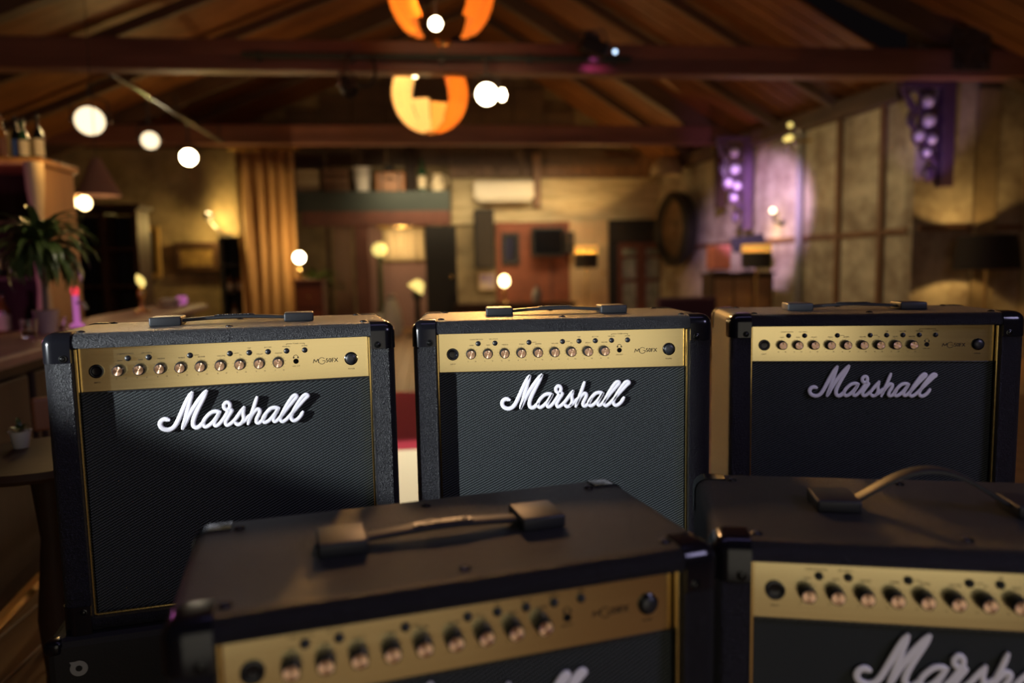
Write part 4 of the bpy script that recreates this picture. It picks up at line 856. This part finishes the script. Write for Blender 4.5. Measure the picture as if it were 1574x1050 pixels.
# two petal lamps
def petal_lamp(c, r, label, npet, mats, hole=None, bulb=(0, 0, 0)):
    t = thing('petal_lamp', label, 'lamp', tuple(c))
    for k in range(npet):
        az0 = 2*math.pi*k/npet; az1 = az0+2*math.pi/npet*.93; g = []; bm = B()
        zz0, zz1 = .06, .88
        if hole and k in hole: zz0, zz1 = hole[k]
        for i in range(13):
            th = math.pi*(1-(zz0+(zz1-zz0)*i/12)); row = []
            for j in range(5):
                az = az0+(az1-az0)*j/4; rr = r*(1-.035*(2*j/4-1)**2)
                row.append(bm.verts.new((rr*math.sin(th)*math.cos(az), rr*math.sin(th)*math.sin(az), rr*math.cos(th))))
            g.append(row)
        for A_, B_ in zip(g, g[1:]):
            for j in range(4): bm.faces.new((A_[j], A_[j+1], B_[j+1], B_[j]))
        o = make('petal', bm, mats[k % len(mats)], t, True)
    bb_ = Vector(bulb)*r; bl('bulb', bb_, .05, 'bulb', t); tb('cord', [bb_+Vector((0, 0, .05)), Vector((0, 0, .85*r)), (0, 0, 5.4-c.z)], .012, 'black', t); lt('bottom_ring', [(.05, 0), (.07, 0), (.07, .02), (.05, .02), (.05, 0)], 'brass', t, (0, 0, -r*.995))
    point('petal_light', tuple(c+Vector((-.06, -.02, .05))), 9, (1, .7, .32), .06)
    return t
c1 = at_y(678, -18, 6.0); c2 = at_y(661, 145, 8.1)
petal_lamp(c1, 80*6.0/FPX, 'big orange petal lamp hanging at the top of the frame', 12, ['petal_orange'], {0: (.22, .9), 11: (.20, .9), 1: (.24, .9), 10: (.26, .9), 5: (.22, .9), 6: (.18, .9), 4: (.24, .9), 7: (.25, .9), 8: (.66, .9), 9: (.7, .9), 2: (.66, .9), 3: (.62, .9)}, (-.12, -.1, -.66))
petal_lamp(c2, 57*8.1/FPX, 'round cream and orange petal globe lamp hanging behind the near beam', 12, ['petal_orange', 'petal_orange', 'petal_cream', 'petal_cream', 'petal_cream', 'petal_cream', 'petal_cream', 'petal_cream', 'petal_cream', 'petal_amber', 'petal_orange', 'petal_orange'], {8: (.06, .40), 9: (.06, .37), 2: (.06, .36), 3: (.06, .34)}, (-.37, -.3, .47))
# ------------------------------------------------------------------ right wall things
def wthing(name, px, py, label, cat, out=0, group=None, to_floor=False):
    p = at_w(px, py); q = p+Vector((-.994, -.109, 0))*out
    return thing(name, label, cat, (q.x, q.y, 0 if to_floor else q.z), WALLROT, group)
t = wthing('gong', 1061, 352, 'big round dark bronze gong on the wall beside the red doors', 'gong', .30)
lt('rim', [(.50, -.14), (.62, -.14), (.68, -.06), (.68, .08), (.60, .14), (.54, .1), (.5, .02)], 'black', t, seg=40, mtx=FRONT); lt('disc', [(0, .07), (.12, .065), (.15, .02), (.4, .01), (.56, .03)], 'gongmetal', t, seg=40, mtx=FRONT)
bx('wall_peg', (0, .2, 0), (.2, .26, .2), 'darkwood', t)
# fretwork brackets under the beams
def bracket(px, py, Y, hgt, reach, label, lightcol):
    a = at_y(px, py, Y); zt_ = 3.05; t = thing('fretwork_bracket', label, 'bracket', (a.x, Y, 0))
    bx('post', (.06, 0, zt_-hgt*.56), (.13, .13, hgt*1.12), 'purpleplate', t); bx('head', (-reach*.5, 0, zt_-.03), (reach*1.1, .1, .06), 'purpleplate', t)
    pts = []
    for i in range(13):
        s = i/12; pts.append((-reach*math.cos(s*1.45)**1.1*(1-.25*math.sin(s*6)**2), 0, zt_-.06-hgt*.82*s))
    tb('outer_scroll', pts, .03, 'purpleplate', t)
    for i, (fx, fz, rr) in enumerate(((-.72, .12, .10), (-.36, .14, .11), (-.68, .32, .10), (-.32, .34, .12), (-.55, .50, .10), (-.24, .54, .10), (-.34, .68, .08))):
        ring = [(fx*reach+rr*.8*math.cos(k*.5236), 0, zt_-.06-fz*hgt+rr*math.sin(k*.5236)) for k in range(13)]
        tb('scroll_ring', ring, .018, 'purpleplate', t, 6)
        if i in (1, 3, 4, 5, 6): bl('glass_bead', (fx*reach, 0, zt_-.06-fz*hgt), rr*.62, 'jewel', t, seg=10)
    lt('drop', [(0, -.12), (.05, -.08), (.06, 0), (.03, .06), (0, .08)], 'purpleplate', t, (-.12, 0, zt_-.06-hgt*.9))
    spot('bracket_light', (a.x-reach*.9, Y-.55, zt_-1.35), (a.x-.15, Y, zt_-.55), 16, lightcol, 60, .7, .03); return t
bracket(1446, 200, 7.53, 1.0, .46, 'large pierced fretwork bracket lit violet under the near beam', (.6, .35, 1))
bracket(1143, 260, 10.75, 1.25, .42, 'smaller pierced fretwork bracket lit magenta under the far beam', (.95, .3, 1))
struct(bx('trim_%d' % n, (at_y(1107, 250, 11.5).x, 11.5, 2.55), (.14, .14, 1.0), 'darkwood'), 'dark post under the right end of the far beam'); n += 1
# heel plate of the near truss with bolts
a = at_y(1494, 75, 7.27); t = thing('truss_plate', 'black steel plate with bolts on the near beam at right', 'plate', tuple(a)); bx('plate', (0, 0, 0), (.42, .03, .44), 'steel', t)
for sx in (-1, 1):
    for sz in (-1, 0, 1): lt('bolt', [(0, 0), (.025, 0), (.022, .02), (0, .022)], 'steel', t, mtx=Matrix.Translation((sx*.13, -.015, sz*.15)) @ FRONT, seg=8)
# sconces, tiny lamps
t = wthing('wall_sconce', 1203, 330, 'small wall sconce with a pale bulb beside the grey pipe', 'lamp', .16)
bl('bulb', (0, 0, .06), .04, 'globe', t); tb('arm', [(0, .15, -.12), (0, .02, -.1), (0, 0, .01)], .015, 'black', t); lt('plate', [(0, 0), (.05, 0), (.05, .012), (0, .012)], 'black', t, mtx=Matrix.Translation((0, .155, -.12)) @ FRONT)
q = at_w(1195, 350); point('sconce_light', (q.x-.22, q.y-.02, q.z-.05), 4, (1, .66, .2), .04)
t = wthing('crystal_sconce', 1250, 210, 'cluster of small crystal bulbs high on the right wall', 'lamp', .35)
for i, (dx, dz) in enumerate(((-.07, -.02), (.0, .12), (.12, .02), (.0, -.02), (-.05, -.14), (.08, -.12))): bl('crystal', (dx*1.3, 0, dz*1.2), .036 if i != 3 else .045, 'globe_y' if i in (0, 1, 3) else 'glass', t, seg=10)
tb('arm', [(0, .33, -.05), (0, .05, -.08), (0, 0, 0)], .014, 'brass', t)
a = at_y(1147, 206, 11.25); t = thing('spot_lamp', 'tiny cold white lamp at the right end of the far beam', 'lamp', tuple(a)); bl('bulb', (-.02, 0, 0), .055, 'blueled', t); lt('housing', [(.06, 0), (.07, .12), (.03, .16), (0, .16)], 'steel', t, mtx=Matrix.Translation((.02, .03, 0)) @ Matrix.Rotation(R(-60), 4, 'X'))
# dark cabinet, salmon lampshade, armchair in front of the right wall
YC = 9.75; x0 = at_y(1092, 430, YC).x; x1 = at_y(1192, 430, YC).x; zc_ = at_y(1140, 419, YC).z
t = thing('low_cabinet', 'dark brown cabinet in front of the violet lit wall', 'cabinet', ((x0+x1)/2, YC, 0)); w_ = x1-x0
bx('body', (0, .2, zc_/2), (w_-.06, .4, zc_-.04), 'darkwood', t); bx('top', (0, .2, zc_-.015), (w_, .46, .03), 'darkwood', t)
for k in (-1, 0, 1): o = bx('door', (k*(w_-.1)/3, -.01, zc_/2), ((w_-.1)/3-.03, .03, zc_-.16), 'brownwood', t); bl('knob', (k*(w_-.1)/3+.08, -.035, zc_*.6), .018, 'brass', o)
a = at_y(1113, 397, YC); t = thing('salmon_box', 'salmon pink box shaped lantern on the dark brown cabinet', 'lantern', (a.x, YC+.2, zc_)); h_ = at_y(1113, 377, YC).z-zc_
bx('shade', (0, 0, h_/2+.02), (.28, .26, h_-.04), 'salmon', t, bev=.03); bx('base', (0, 0, .012), (.24, .22, .024), 'darkwood', t); t.name = 'lantern'
a = at_y(1165, 366, YC); t = thing('dome_cover', 'black sloping cover behind the gold rimmed floor lamp', 'cover', (at_y(1162, 400, YC).x, YC+.25, zc_)); h_ = a.z-zc_; t.name = 'music_stand'
bx('desk', (0, 0, h_-.06), (.5, .03, .22), 'black', t, ry=-.13, rx=-.3); tb('post', [(0, .02, .01), (0, .02, h_-.1)], .02, 'black', t); lt('foot', [(0, 0), (.12, 0), (.11, .02), (0, .03)], 'black', t); t['label'] = 'black music stand behind the gold rimmed floor lamp'; t['category'] = 'stand'
a = at_y(1068, 458, 8.0); t = thing('armchair', 'dark maroon armchair behind the middle amplifier', 'armchair', (a.x, 8.0, 0))
M['maroonfab'] = mat('maroon_velvet', (.09, .035, .05), .8); hz = a.z
bx('seat', (0, -.05, .32), (.6, .6, .2), 'maroonfab', t, bev=.05); bx('backrest', (0, .28, hz*.5+.1), (.72, .14, hz-.2), 'maroonfab', t, bev=.06)
for sx in (-1, 1):
    bx('armrest', (sx*.34, -.05, .42), (.12, .6, .3), 'maroonfab', t, bev=.05)
    for sy in (-1, 1): lt('leg', [(0, 0), (.02, 0), (.03, .24), (0, .24)], 'darkwood', t, (sx*.27, -.03+sy*.24, 0), seg=10)
